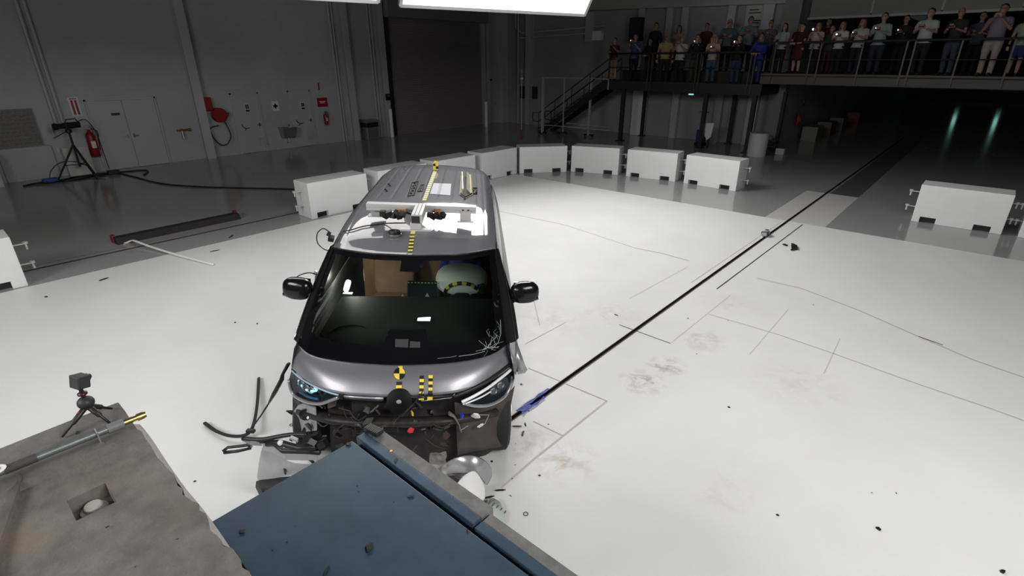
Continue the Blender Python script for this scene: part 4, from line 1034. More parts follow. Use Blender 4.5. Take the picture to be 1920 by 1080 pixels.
M_mk = mat('marking_black', (.003, .003, .003), .9, spec=.05)
# roof markings
decal(roof_tree, [(770, 436), (778.5, 436), (773, 474.5), (764, 474.5)], 1, 12, 'checkered_tape', [M_yel, M_black], van, lambda i, j: i % 2, .003, label='yellow and black tape strip on the front of the roof')
decal(roof_tree, [(777, 418), (784, 418), (778.5, 436), (770, 436)], 1, 7, 'checkered_tape', [M_yel, M_black], van, lambda i, j: i % 2, .003)
M_pty = mat('pale_yellow_tape', (.62, .60, .30), .5)
decal(roof_tree, [(812, 322), (819, 322), (799, 377), (791, 377)], 1, 30, 'roof_tape', [M_pty, mat('tape_line', (.30, .28, .10), .6)], van, lambda i, j: i % 2, .003, label='long pale yellow tape running back along the roof')
decal(roof_tree, [(773, 342), (785, 340), (777, 367), (763, 369)], 9, 17, 'roof_marking', [M_mk, M_sil], van, lambda i, j: 0 if j in (0, 8) or i in (0, 16) or (2 <= j <= 6 and i % 3 and (i*5+j*3) % 4) else 1, .003, sub=1, label='long black framed marking on the roof')
decal(roof_tree, [(789, 347), (796, 346), (792, 360), (782, 360)], 8, 9, 'roof_marking', [M_mk, M_sil], van, lambda i, j: 0 if j in (0, 7) or i in (0, 8) or (2 <= j <= 5 and i % 3 and (i+j) % 3) else 1, .003, sub=1)
decal(roof_tree, [(886, 352), (895, 352), (895, 365), (886, 365)], 5, 5, 'roof_marking', [M_mk, M_sil], van, lambda i, j: 0 if j in (0, 4) or i in (0, 4) or (i+j) % 3 == 0 else 1, .003)
decal(roof_tree, [(813, 344), (846, 345), (844, 367), (806, 364)], 6, 6, 'white_sheet', [mat('sheet_white', (.50, .50, .56), .6), mat('sheet_line', (.33, .33, .38), .6)], van, lambda i, j: 1 if j in (2, ) else 0, .004, label='white paper sheet taped to the roof')
for (u, v) in ((730, 347), (724, 357)):
    decal(roof_tree, [(u-3, v-2.5), (u+4, v-2.5), (u+3, v+3), (u-4, v+3)], 4, 3, 'roof_print', [M_mk, M_sil], van, lambda i, j: 0 if (i*3+j*5) % 4 < 2 else 1, .003)
# roof equipment
rg = thing('roof_rig', 'white aluminium crossbar rig with black sensors bolted across the van roof', 'rig'); rg.matrix_world = VM
pL = cast(roof_tree, 700, 396, 0); pR = cast(roof_tree, 880, 407, 0)
aB = 2.62
zb = zroof(0, aB)+.10
L1 = von(688, 383, 2, zb); R1 = von(893, 390, 2, zb)
b_ = MB(); b_.bar(L1, R1, .09, .035); b_.bar(L1+Vector((0, -.035, -.022)), R1+Vector((0, -.035, -.022)), .012, .05); b_.build('crossbar', M_alu, rg, bevel=.003)
for u, v in ((706, 392), (873, 402)):
    c = von(u, v, 2, zb-.06); b_ = MB(); b_.box(c, (.10, .06, .10)); b_.box(c+Vector((0, -.02, -.055)), (.15, .10, .012))
    b_.build('foot', M_alu, rg, bevel=.003)
    b_ = MB()
    for dx in (-.025, .025): b_.cyl(c+Vector((dx, -.045, .05)), c+Vector((dx, -.035, .05)), .008, 8)
    b_.build('bolt', M_black, rg)
bf_ = von(779, 402, 2, zb+.05); bk_ = von(791, 381, 2, zb+.05)
b_ = MB(); d_ = (bk_-bf_)
b_.box(bf_.lerp(bk_, .5)+Vector((0, 0, -.045)), (.092, d_.length, .085)); b_.build('box_beam', M_alu, rg, bevel=.004)
b_ = MB(); b_.box(bf_+Vector((0, -.002, -.045)), (.07, .006, .06)); b_.build('beam_opening', M_dsteel, rg)
b_ = MB(); b_.box(bf_+Vector((0, 0, -.10)), (.09, .05, .05)); b_.box(bf_+Vector((0, .01, -.135)), (.26, .06, .014)); b_.build('beam_foot', M_alu, rg)
for dx in (-.017, .017):
    b_ = MB(); b_.box(bf_.lerp(bk_, .5)+Vector((dx, 0, .0)), (.003, d_.length, .003)); b_.build('slot_line', M_dsteel, rg)
b_ = MB(); base = von(730, 402, 2, zb-.06)
for k in range(7): b_.box(base+Vector((-.06+.03*k, .012*sin(k*2), .01*cos(k*3))), (.05, .06, .05), (k, k*.6, k*.3))
b_.tube(smooth_path([base, base+Vector((.12, 0, .03)), base+Vector((.22, .01, 0)), base+Vector((.30, 0, .02))]), .012, 6); b_.build('sensor', M_black, rg, bevel=.004)
b_ = MB(); base = von(816, 405, 2, zb-.07)
for k in range(5): b_.box(base+Vector((-.05+.03*k, .012*sin(k*2), .008*cos(k*3))), (.05, .05, .04), (k*.5, k*.6, k*.3))
b_.build('sensor', M_black, rg, bevel=.004)
b_ = MB(); base = von(820, 398, 2, zb-.04); b_.box(base, (.05, .05, .06)); pl(b_.build('sensor_block', mat('copper_brown', (.28, .12, .07), .5), rg, bevel=.003), 'reddish brown block')
b_ = MB(); base = von(755, 396, 2, zb-.03); b_.box(base, (.07, .05, .05)); b_.build('sensor_block', mat('copper_brown'), rg, bevel=.003)
b_ = MB(); P = [cast(roof_tree, u, v, .012) for (u, v) in ((725, 421), (700, 424), (680, 427), (660, 433), (645, 436))]; P = [von(760, 418, 2, zb-.08)]+[p for p in P if p]
tag(b_.tube(smooth_path(P), .006, 6).build('roof_cable', M_cab, smooth=True), 'thin black cable running from the roof rig over the left roof edge', 'cable').matrix_world = VM
pk = cast(roof_tree, 740, 441, 0)
pt_ = thing('roof_puck', 'round grey metal ring sensor sitting on the front of the van roof', 'sensor'); pt_.matrix_world = VM @ Matrix.Translation(pk)
MB().lathe((0, 0, -.005), [(.058, 0), (.062, .01), (.060, .022), (.05, .024)], 30).build('base', M_steel, pt_, autos=40)
MB().lathe((0, 0, .017), [(.056, 0), (.058, .01), (.05, .026), (.028, .028), (.022, .012), (.0, .010)], 30).build('ring', M_dsteel, pt_, autos=40)
fl = thing('folded_bracket', 'pale yellow folded metal bracket lying on the rear right of the van roof', 'bracket'); q0 = cast(roof_tree, 874, 352, 0); fl.matrix_world = VM @ Matrix.Translation(q0)
q = [cast(roof_tree, u, v, .01)-q0 for u, v in ((866, 331), (882, 330), (884, 366), (871, 373), (864, 366))]
b_ = MB(); b_.tube([q[0], q[4]], .016, 4); b_.tube([q[1], q[2]], .016, 4); b_.tube([q[4], q[3], q[2]], .012, 5); b_.tube([q[0]+Vector((0, 0, .05)), q[4]+Vector((.02, 0, .06))], .010, 5)
b_.grid([[q[1]+Vector((-.05, 0, .05)), q[1]], [q[2]+Vector((-.06, 0, .06)), q[2]]]); b_.build('frame', mat('cream_metal', (.60, .58, .42), .4, .3), fl)
b_ = MB(); b_.tube([q[4]+Vector((0, 0, .01)), q[3]+Vector((0, 0, .01)), q[2]+Vector((0, 0, .01))], .011, 5); b_.tube([q[4]+Vector((0, -.02, -.004)), q[3]+Vector((0, -.03, -.004))], .012, 5); b_.build('dark_strip', M_black, fl)
mk = cast(roof_tree, 817, 318, .0)
if mk: 
    mk_ = thing('roof_target', 'small yellow and black target marker standing on the rear edge of the van roof', 'target'); mk_.matrix_world = VM @ Matrix.Translation(mk)
    b_ = MB(); b_.box((0, 0, .045), (.07, .02, .09)); b_.box((0, .0, .10), (.04, .02, .03)); b_.build('plate', M_yel, mk_)
    b_ = MB(); b_.box((.02, -.012, .03), (.035, .004, .035)); b_.box((-.018, -.012, .065), (.03, .004, .03)); b_.build('dark_quarter', M_black, mk_)

# side sensors and cable loops on the left
for (u, v, b0, lb) in ((621, 447, -.755, 'small black sensor with a looped wire on the left roof rail'), (596, 520, -.90, 'small black sensor with a looped wire above the left wing mirror')):
    p = von(u, v, 0, b0); s_ = thing('side_sensor', lb, 'sensor', (0, 0, 0), 0, 'sensors taped to the left side of the van'); s_.matrix_world = VM @ Matrix.Translation(p)
    b_ = MB(); b_.box((0, 0, 0), (.05, .06, .04), (.3, .2, .1)); b_.box((-.02, .01, .04), (.03, .03, .04), (.1, .5, 0)); b_.build('body', M_steel if b0 < -.8 else M_black, s_, bevel=.004)
    lp = [(0, 0, .05), (-.06, 0, .09), (-.12, .01, .04), (-.13, .02, -.05), (-.08, .02, -.11), (-.03, .01, -.12)] if b0 > -.8 else [(0, 0, .03), (-.08, -.02, .05), (-.16, -.06, .03), (-.2, -.08, -.02)]
    MB().tube(smooth_path(lp), .005, 6).build('wire', M_cab, s_, smooth=True)

# ---- interior
b_ = MB()
za = .985; da = von(770, 558, 2, 1.02).y
b_.grid([[(b, max(a, sm(WB, b)+.06+.02*a), z+.02*cos(b*1.6)) for b in [-.80+.1*k for k in range(17)]] for (a, z) in ((.50, 1.03), (.65, 1.045), (.85, 1.05), (da-.06, 1.04), (da, 1.015), (da+.03, .93), (da+.02, .55))])
b_.build('dashboard', M_dash, van, smooth=True)
b_ = MB(); b_.span((-.80, da, .35), (.80, 4.7, .40)); b_.build('cabin_floor', mat('cabin_floor_brown', (.16, .11, .08), .8, noise=.3, nscale=5), van)
def seat(b0, a0, lb):
    s_ = MB(); sell(s_, (b0, a0, .66), (.25, .27, .09), .5, .4); se = s_.build('seat', M_seat, van, smooth=True)
    s_ = MB(); sell(s_, (b0, a0+.27, 1.0), (.24, .08, .36), .5, .4, rot=(radians(-14), 0, 0)); s_.build('backrest', M_seat, se, smooth=True)
    s_ = MB(); sell(s_, (b0, a0+.36, 1.44), (.13, .05, .09), .6, .6); s_.build('headrest', M_seat, se, smooth=True)
    return se
seat(-.40, da+.62, ''); seat(.40, da+.62, '')
b_ = MB(); b_.span((-.80, 2.9, .4), (.80, 2.95, 1.55)); b_.build('cabin_partition', mat('plywood_tan', (.42, .27, .14), .7, noise=.25, nscale=4), van)
b_ = MB(); b_.span((-.15, da+.05, .38), (.15, da+.9, .80)); b_.build('centre_console', mat('console_tan', (.25, .16, .10), .7), van, bevel=.02)
c1 = von(792, 545, 1, da-.01); 
b_ = MB(); b_.box(c1, (.30, .03, .20), (radians(-12), 0, 0)); sc_ = b_.build('centre_screen', mat('screen_dark_teal', (.008, .02, .022), .2), van, bevel=.004)
b_ = MB()
for k in range(9): b_.box(c1+Vector((-.135+.034*k, -.025, .098)), (.017, .006, .006))
b_.build('screen_tape', mat('pale_yellow_tape'), sc_)
for u_, v_ in ((755, 555), (801, 553)):
    c_ = von(u_, v_, 1, da-.04); b_ = MB(); b_.prism([c_+Vector((-.022, 0, -.02)), c_+Vector((.022, 0, -.02)), c_+Vector((.0, 0, .022))], (0, .01, 0)); b_.build('dash_clip', M_alu, van)
b_ = MB(); b_.box(von(901, 541, 1, da), (.07, .05, .10)); b_.box(von(835, 545, 1, da+.1), (.10, .05, .12)); b_.build('dash_box', M_black, van, bevel=.005)
for b0_ in (-.55,):
    b_ = MB(); b_.lathe((b0_, .98, 1.035), [(.0, 0), (.13, 0), (.16, .03), (.19, .02), (.20, -.01)], 28); b_.build('dash_hump', M_dash, van, smooth=True)
# steering wheel with taped rim
c2 = von(866, 551, 1, da+.02)
whl = MB(); R_ = Matrix.Rotation(radians(-62), 3, 'X')
pts = [c2+R_ @ Vector((.175*cos(2*pi*k/48), .175*sin(2*pi*k/48), 0)) for k in range(49)]
N0 = len(pts)
whl.tube(pts, .017, 8, cap=False); stw = whl.build('steering_wheel', M_black, van, smooth=True)
b_ = MB()
for k in range(26, 47): b_.tube([pts[k], pts[k+1]], .0195, 8, mi=k//2 % 2)
b_.build('rim_tape', [M_yel, M_black], stw)
b_ = MB(); sell(b_, c2, (.08, .05, .05)); b_.bar(c2+Vector((-.16, 0, 0)), c2+Vector((.16, 0, 0)), .03, .02); b_.build('hub', M_black, stw, smooth=True)
ab = von(866, 524, 1, da+.16)
b_ = MB(); sell(b_, ab, (.275, .20, .165), .85, .85, 32, 20); b_.tube(smooth_path([ab+Vector((-.24, -.02, .02)), ab+Vector((-.2, -.12, .0)), ab+Vector((-.1, -.17, -.02))]), .01, 5)
pl(b_.build('airbag', mat('airbag_cloth', (.74, .76, .70), .85, bump=.25, bscale=14), van, smooth=True), 'inflated off-white driver airbag')
mb_ = von(777, 491, 1, 1.32)
b_ = MB(); b_.box(mb_, (.14, .05, .10), (radians(-20), 0, 0)); b_.build('mirror_box', mat('navy_tape', (.06, .07, .22), .6), van, bevel=.008)
# dummy in the driver seat
dm = thing('crash_test_dummy', 'blue and maroon crash test dummy behind the inflated driver airbag', 'dummy'); dm.matrix_world = VM
b0, a0 = .40, da+.62
b_ = MB(); b_.tube([(b0, a0+.1, .72), (b0, a0+.08, .95), (b0, a0+.02, 1.15), (b0, a0-.02, 1.28), (b0, a0-.06, 1.36)], [.17, .17, .19, .15, .06], 16, sc=(1, .7))
for s_ in (-1, 1): b_.tube([(b0+s_*.17, a0, 1.24), (b0+s_*.24, a0-.12, 1.05), (b0+s_*.15, a0-.38, 1.12)], [.06, .045, .035], 10); b_.tube([(b0+s_*.09, a0+.05, .78), (b0+s_*.12, a0-.40, .80), (b0+s_*.12, a0-.42, .48)], [.09, .07, .05], 10)
b_.ell((b0, a0-.10, 1.47), (.075, .095, .11)); b_.tube([(b0, a0-.05, 1.33), (b0, a0-.09, 1.42)], .055, 10)
def remesh(o, vox):
    md = o.modifiers.new('remesh', 'REMESH'); md.mode = 'VOXEL'; md.voxel_size = vox; md.use_smooth_shade = True
    dg = bpy.context.evaluated_depsgraph_get(); me = bpy.data.meshes.new_from_object(o.evaluated_get(dg)); o.modifiers.remove(md); old = o.data
    mats_ = [m_ for m_ in old.materials]; o.data = me
    me.materials.clear()
    for m_ in mats_: me.materials.append(m_)
    for p in me.polygons: p.use_smooth = True; p.material_index = 0
    return o
M_dum = mat('dummy_blue', (.04, .07, .34), .7)
o_ = b_.build('body', M_dum, dm); remesh(o_, .018)
b_ = MB(); b_.ell((b0+.09, a0-.0, 1.30), (.15, .12, .09)); pl(b_.build('shoulder_cloth', mat('maroon_cloth', (.16, .03, .05), .8), dm, smooth=True), 'maroon cloth on the shoulder')
# on board lamp and flash unit
lm = thing('onboard_lamp', 'bright white lamp standing inside the van behind the left part of the windscreen', 'lamp'); pL_ = von(651, 536, 1, da+.05); lm.matrix_world = VM @ Matrix.Translation(pL_)
b_ = MB(); sell(b_, (0, 0, 0), (.028, .03, .065), rot=(0, radians(18), 0)); b_.build('bulb', mat('lamp_glow', (1, 1, 1), .5, emit=(.85, 1.0, .95), estr=6), lm, smooth=True)
b_ = MB(); b_.box((0, .0, -.09), (.10, .05, .02)); b_.build('base', M_alu, lm, bevel=.004)
pld = bpy.data.lights.new('onboard_light', 'POINT'); pld.energy = 9; pld.shadow_soft_size = .05; pld.color = (1, .93, .82)
plo = bpy.data.objects.new('light', pld); COL.objects.link(plo); plo.parent = lm; plo.location = (.0, .12, .03)
fu = thing('flash_unit', 'small bright white light panel lying on the dashboard behind the windscreen', 'lamp'); pF = von(795, 599, 2, 1.085); fu.matrix_world = VM @ Matrix.Translation(pF)
b_ = MB(); b_.box((0, 0, -.012), (.13, .09, .03)); b_.build('case', M_black, fu)
b_ = MB(); b_.prism([(-.058, -.035, .004), (.058, -.035, .004), (.058, .038, .004), (-.01, .030, .004), (-.058, .018, .004)], (0, 0, .003)); b_.build('panel', mat('flash_glow', (1, 1, 1), .5, emit=(.85, 1.0, .95), estr=4), fu)
# grey patches at the windscreen foot and crack
for qd in ([(741, 636), (766, 636), (765, 652), (741, 651)], [(769, 640), (788, 641), (788, 652), (768, 652)]):
    decal(ws_tree, qd, 2, 2, 'sensor_window', mat('sensor_grey', (.035, .032, .036), .5), van, off=.003)
M_crk = mat('crack_white', (.34, .38, .37), .6)
b_ = MB(); rnd = random.Random(3)
def crk(path, w=.0014):
    P = [cast(ws_tree, u, v, .002) for u, v in path]
    P = [p for p in P if p]
    if len(P) > 1: b_.tube(P, w, 4)
for k in range(16):
    a = rnd.uniform(-pi, 0) if k % 3 else rnd.uniform(0, pi); L_ = rnd.uniform(10, 34)
    path = [(913, 652)]; 
    for s_ in range(1, 5): path.append((913+cos(a)*L_*s_/4+rnd.uniform(-1.5, 1.5), 652+sin(a)*L_*s_/4*(.9 if a < 0 else .3)+rnd.uniform(-1, 1)))
    crk(path)
for k in range(10):
    u0 = rnd.uniform(908, 936); v0 = rnd.uniform(600, 650); crk([(u0, v0), (u0+rnd.uniform(-8, 8), v0+rnd.uniform(3, 12)), (u0+rnd.uniform(-8, 8), v0+rnd.uniform(12, 22))], .0009)
crk([(860, 668), (885, 665), (905, 660), (935, 650)], .002); crk([(938, 600), (939, 625), (934, 642), (921, 656)], .0022); crk([(820, 672), (845, 670), (856, 667)], .0012)
b_.build('windscreen_crack', M_crk, van)

# ---- front: lamps, light bar, logo
def fa(b, z): return sm(HF, b)-.10*(.95-z)
def fsurf(u, v, off=0):
    lo_, hi = .15, 1.0
    for _ in range(40):
        z = (lo_+hi)/2; p = von(u, v, 2, z)
        if p.y < fa(p.x, z): hi = z
        else: lo_ = z
    p = von(u, v, 2, (lo_+hi)/2); return p+Vector((0, -off, 0))
LL_top = [(547, 694), (560, 706), (581, 719.5), (601, 729), (621, 736.5), (637, 740.5)]
LL_bot = [(542, 712), (545, 728), (552, 740), (563, 748), (581, 754.5), (600, 756.5), (616, 752), (636, 744)]
RL_top = [(866, 751), (892, 738), (915, 724), (935, 709), (950, 697), (958, 690)]
RL_bot = [(960, 704), (957.5, 721), (949.5, 738), (937, 750), (915, 759.5), (890, 760.5), (870, 755.5)]
M_lens = mat('lamp_housing_dark', (.012, .016, .02), .12)
def loop_fill(pts3, depth, name, m_, par):
    c = sum((Vector(p) for p in pts3), Vector())/len(pts3); b = MB(); n = len(pts3)
    rings = [[Vector(p)*(1)-(Vector(p)-c)*k+Vector((0, depth*min(1, k*3), 0)) for p in pts3] for k in (0, .18, .5, .8)]
    vs = [p for r in rings for p in r]+[c+Vector((0, depth, 0))]; fs = []
    for i in range(3):
        for k in range(n): k2 = (k+1) % n; fs.append((i*n+k, i*n+k2, (i+1)*n+k2, (i+1)*n+k))
    for k in range(n): fs.append((3*n+k, 3*n+(k+1) % n, 4*n))
    b.add(vs, fs); return b.build(name, m_, par, smooth=True)
for sd, top, bot in ((-1, LL_top, LL_bot), (1, RL_top, RL_bot)):
    T3 = [fsurf(u, v, .004) for u, v in top]; B3 = [fsurf(u, v, .004) for u, v in bot]
    loop = (T3+B3[::-1]) if sd < 0 else (T3+B3)
    hl = loop_fill(loop, .03, 'headlamp', M_lens, van)
    b_ = MB(); b_.tube(smooth_path(B3, 4), .0145, 8); b_.build('bezel', M_sild, hl, smooth=True)
    if sd < 0:
        b_ = MB(); b_.tube(smooth_path(T3, 4), .007, 8); b_.build('light_strip', mat('pale_blue_trim', (.35, .45, .55), .25), hl, smooth=True)
        pj_ = [(566, 719), (574, 726), (584, 731)]
    else:
        b_ = MB(); b_.tube(smooth_path([fsurf(u, v+1.5, .010) for u, v in top], 4), .013, 8); b_.build('light_strip', mat('drl_white', (.8, .8, .82), .25, coat=.5), hl, smooth=True)
        b_ = MB(); b_.tube(smooth_path([fsurf(u, v, .008) for u, v in ((868, 757), (885, 751), (905, 742), (920, 733))], 4), .007, 8); b_.build('light_strip', mat('drl_white'), hl, smooth=True)
        pj_ = [(925, 733), (938, 722)]
    for k, (u, v) in enumerate(pj_):
        c = fsurf(u, v, -.005); b_ = MB(); b_.lathe(c, [(.0, -.006), (.020, -.004), (.027, .0), (.030, .014), (.026, .02), (.022, .012), (.0, .006)], 18, axis=(0, -1, .25))
        b_.build('projector', mat('projector_chrome', (.5, .55, .6), .15, .9), hl, autos=40)
    if sd < 0:
        b_ = MB(); P = [fsurf(u, v, .004) for u, v in ((560, 713), (566, 722), (574, 730), (586, 733), (594, 731), (590, 726))]
        b_.tube(smooth_path(P, 4), .009, 8); pl(b_.build('glowing_element', mat('lamp_blue_glow', (.3, .7, .9), .4, emit=(.45, .85, 1.0), estr=.75), hl, smooth=True), 'lit pale blue lamp element')
        b_ = MB(); P = [fsurf(u, v, .002) for u, v in ((563, 735), (580, 744), (596, 748))]; b_.tube(smooth_path(P, 4), .010, 8); pl(b_.build('glowing_element', mat('lamp_dim_glow', (.01, .05, .09), .4, emit=(.05, .2, .35), estr=.15), hl, smooth=True), 'dim blue reflector')
b_ = MB(); b_.tube([fsurf(u, v, .006) for u, v in ((641, 741.5), (665, 743.5), (690, 745), (719, 746))], .009, 6); b_.build('light_bar', mat('bar_silver', (.5, .5, .55), .3, .6), van, smooth=True)
b_ = MB(); b_.tube([fsurf(u, v, .004) for u, v in ((641, 745.5), (665, 747.5), (690, 749.5), (719, 750))], .008, 6); b_.tube([fsurf(u, v, .004) for u, v in ((765, 744), (800, 744), (850, 741))], .012, 6); b_.build('bar_gasket', M_black, van, smooth=True)
b_ = MB(); b_.box(fsurf(640, 742, .012), (.03, .02, .035)); b_.build('bar_clip', M_black, van)
b_ = MB(); P = [fsurf(u, v, .002) for u, v in ((850, 743), (875, 733), (905, 719), (930, 703), (955, 684))]; b_.tube(smooth_path(P, 4), .018, 6, sc=(1, .8)); b_.build('hood_gap_seal', M_black, van, smooth=True)
b_ = MB(); b_.tube([fsurf(u, v, .006) for u, v in ((790, 751), (820, 748), (846, 745), (853, 737))], .004, 5); b_.build('broken_trim_edge', M_steel, van, smooth=True)
lc = fsurf(749, 750, .012)
b_ = MB(); b_.lathe(lc, [(.0, .01), (.085, .012), (.095, .006), (.095, -.006), (0, -.01)], 36, axis=(0, -.9, .42)); em = b_.build('emblem_disc', mat('emblem_black', (.004, .004, .004), .5, spec=.2), van, autos=40)
b_ = MB(); b_.ell(lc+Vector((.0, -.02, .006)), (.020, .008, .018)); b_.build('emblem_centre', mat('emblem_grey', (.30, .30, .32), .4), em, smooth=True)
# silver flap of the torn right fender
q = [von(969, 640, 0, .93), von(975, 660, 0, .97), von(989, 694, 0, 1.03), von(984, 700, 0, 1.02), von(971, 702, 0, .96), von(966, 690, 0, .92)]
b_ = MB(); b_.grid([[q[0], q[1]], [q[5].lerp(q[0], .5), q[1].lerp(q[2], .5)], [q[5], q[2]], [q[4], q[3]]]); b_.build('fender_flap', M_sild, van, smooth=True, solid=.006)

# ---- front: exposed structure
b_ = MB()
rr = []
for z in (.16, .24, .36, .5, .65, .78, .86, .93):
    rr.append([(b, fa(b, z)+.10+.16*(1-abs(b))*(1 if z < .8 else .3)+.012*sin(31*b+17*z), z) for b in [-.62+.044*k for k in range(33)]])
b_.grid(rr); b_.build('front_bulkhead', M_under, van, smooth=True)
def facept(u, v, extra=.0): p = fsurf(u, v); p.y += extra; return p
# large plain dark liner on the right
b_ = MB(); cols = [(852, 762, 858, 862), (875, 764, 880, 856), (900, 768, 905, 852), (925, 766, 925, 848), (945, 756, 941, 845), (966, 730, 947, 838)]
rr = []
for i in range(9):
    t = i/8; rr.append([facept(lerp(c[0], c[2], t), lerp(c[1], c[3], t), .05+.03*sin(pi*t)) for c in cols])
b_.grid(rr); b_.build('wheel_arch_liner', mat('liner_brown_black', (.055, .047, .045), .62, noise=.35, nscale=8), van, smooth=True, solid=.004)
b_ = MB(); P = [facept(u, v, .06) for u, v in ((560, 778), (620, 795), (700, 800), (780, 800), (850, 795), (930, 780))]; b_.tube(smooth_path(P, 4), .05, 8, sc=(1, .7)); b_.build('bumper_beam', mat('beam_black', (.03, .028, .028), .5, .3, noise=.4, nscale=20), van, smooth=True)
b_ = MB(); c = facept(700, 800, .12)
b_.box(c, (.34, .04, .34), (radians(10), 0, .1))
for k in range(15): b_.box(c+Vector((0, -.025, -.15+.021*k)), (.32, .01, .006))
b_.build('radiator', M_dsteel, van)
# inner fender plate with round hole on the left
pz = [facept(u, v, .03) for u, v in ((567, 762), (590, 770), (592, 800), (592, 812), (563, 815), (557, 790), (548, 776), (556, 765))]
b_ = MB(); b_.prism(pz, (0, .02, 0)); ip = b_.build('inner_fender', mat('light_grey_plate', (.34, .34, .35), .45, .4), van, bevel=.003)
b_ = MB(); c = facept(571, 780, .022); b_.lathe(c, [(0, -.01), (.045, -.01), (.052, .006), (.045, .012), (.035, .0), (0, -.005)], 24, axis=(0, -1, .2)); b_.build('plate_hole', M_black, ip, autos=40)
b_ = MB(); P = [facept(u, v, .09) for u, v in ((546, 738), (545, 760), (545, 782))]; b_.tube(P, .012, 6); c = facept(540, 787, .09)
b_.prism([c+Vector((-.045, 0, .02)), c+Vector((.05, 0, .025)), c+Vector((.0, 0, -.02))], (0, .015, 0)); b_.build('hanging_bracket', M_black, van)
b_ = MB(); b_.grid([[facept(u, v, .05) for u, v in r_] for r_ in (((546, 735), (556, 748), (568, 756)), ((546, 752), (560, 765), (575, 770)), ((549, 770), (556, 772), (566, 768)))]); b_.build('fender_liner', M_black, van, smooth=True, solid=.004)
# crushed parts
rnd = random.Random(11)
M_frag = [mat('frag_black', (.010, .009, .009), .4), mat('frag_dark', (.02, .017, .017), .55), mat('frag_grey', (.06, .06, .06), .5), mat('frag_brown', (.03, .018, .017), .6)]
def shard(c, s_, rnd_):
    b = MB(); n = rnd_.randint(4, 6); P = [Vector((cos(2*pi*k/n+rnd_.uniform(-.3, .3))*s_*rnd_.uniform(.5, 1), rnd_.uniform(-.1, .1)*s_, sin(2*pi*k/n)*s_*rnd_.uniform(.5, 1))) for k in range(n)]
    R = Euler((rnd_.uniform(-1, 1), rnd_.uniform(-1, 1), rnd_.uniform(-1, 1))).to_matrix()
    b.prism([Vector(c)+R @ p for p in P], R @ Vector((0, s_*.25, 0))); return b
for k in range(46):
    u = rnd.uniform(570, 850); v = rnd.uniform(758, 838 if u > 700 else 845)
    if u > 760: v = rnd.uniform(762, 850)
    shard(facept(u, v, rnd.uniform(.0, .12)), rnd.uniform(.02, .06), rnd).build('plastic_shard', M_frag[rnd.choice((0, 0, 1, 1, 1, 3, 2))], van)
for k in range(20):
    u = rnd.uniform(590, 840); v = rnd.uniform(765, 835); p = facept(u, v, rnd.uniform(0, .08)); q_ = p+Vector((rnd.uniform(-.2, .2), rnd.uniform(-.02, .05), rnd.uniform(-.12, .10))); mdp = p.lerp(q_, .5)+Vector((0, -.03, rnd.uniform(-.05, .05)))
    MB().tube(smooth_path([p, mdp, q_], 6), rnd.uniform(.004, .010), 6).build('hose', M_frag[rnd.choice((0, 1, 1, 2))], van, smooth=True)
for (u, v, s_, m_, nm, lb) in ((690, 790, .05, 'frag_grey', 'bracket', 'grey bracket'), (662, 780, .015, 'frag_grey', 'bolt', None), (685, 762, .02, 'frag_grey', 'bolt', None), (772, 774, .036, 'yellow_tape', 'tape_scrap', 'yellow tape scrap'),
                   (770, 806, .036, 'red_clip', 'red_clip', 'bright red plastic clip'), (865, 777, .040, 'blue_clip', 'blue_clip', 'blue plastic clip'),
                   (892, 779, .050, 'white_clip', 'white_clip', 'white plastic clip'), (902, 797, .032, 'white_clip', 'white_clip', 'white plastic clip'), (578, 782, .018, 'white_clip', 'white_clip', None)):
    if m_ == 'red_clip': mm = mat(m_, (.65, .02, .05), .4)
    elif m_ == 'blue_clip': mm = mat(m_, (.03, .06, .5), .4)
    elif m_ == 'white_clip': mm = mat(m_, (.75, .75, .75), .35)
    else: mm = MATS[m_]
    o_ = shard(facept(u, v, -.01), s_, rnd).build(nm, mm, van, bevel=.002)
    if lb: pl(o_, lb)
b_ = MB(); P = [facept(u, v, .0) for u, v in ((842, 775), (852, 781), (860, 795), (865, 810))]; b_.tube(P, [.03, .022, .014, .012], 5, sc=(1, .4)); pl(b_.build('torn_bracket', mat('torn_grey', (.22, .21, .20), .5, .4), van), 'bent grey bracket')
b_ = MB(); P = [facept(u, v, -.0) for u, v in ((898, 778), (917, 778), (909, 795), (902, 797))]; b_.tube(P, .004, 5); b_.build('wire', mat('wire_grey', (.3, .3, .3), .5), van)
b_ = MB(); P = [facept(u, v, -.0) for u, v in ((864, 807), (878, 798))]; b_.tube(P, .003, 5); b_.build('wire', mat('wire_grey'), van)
# cable from hood tape to the barrier top
b_ = MB(); cb_ = [VI @ Vector(p) for p in [tuple(onZ(710, 800, 1.53))]]
P = [von(792, 735, 1, .16), von(775, 758, 1, .05), von(745, 785, 1, -.15), VI @ Vector(onZ(712, 803, 1.53))]
tag(b_.tube(smooth_path(P), .005, 6).build('sensor_cable', M_cab, smooth=True), 'thin dark cable drooping from the van hood to the corner of the blue barrier', 'cable').matrix_world = VM
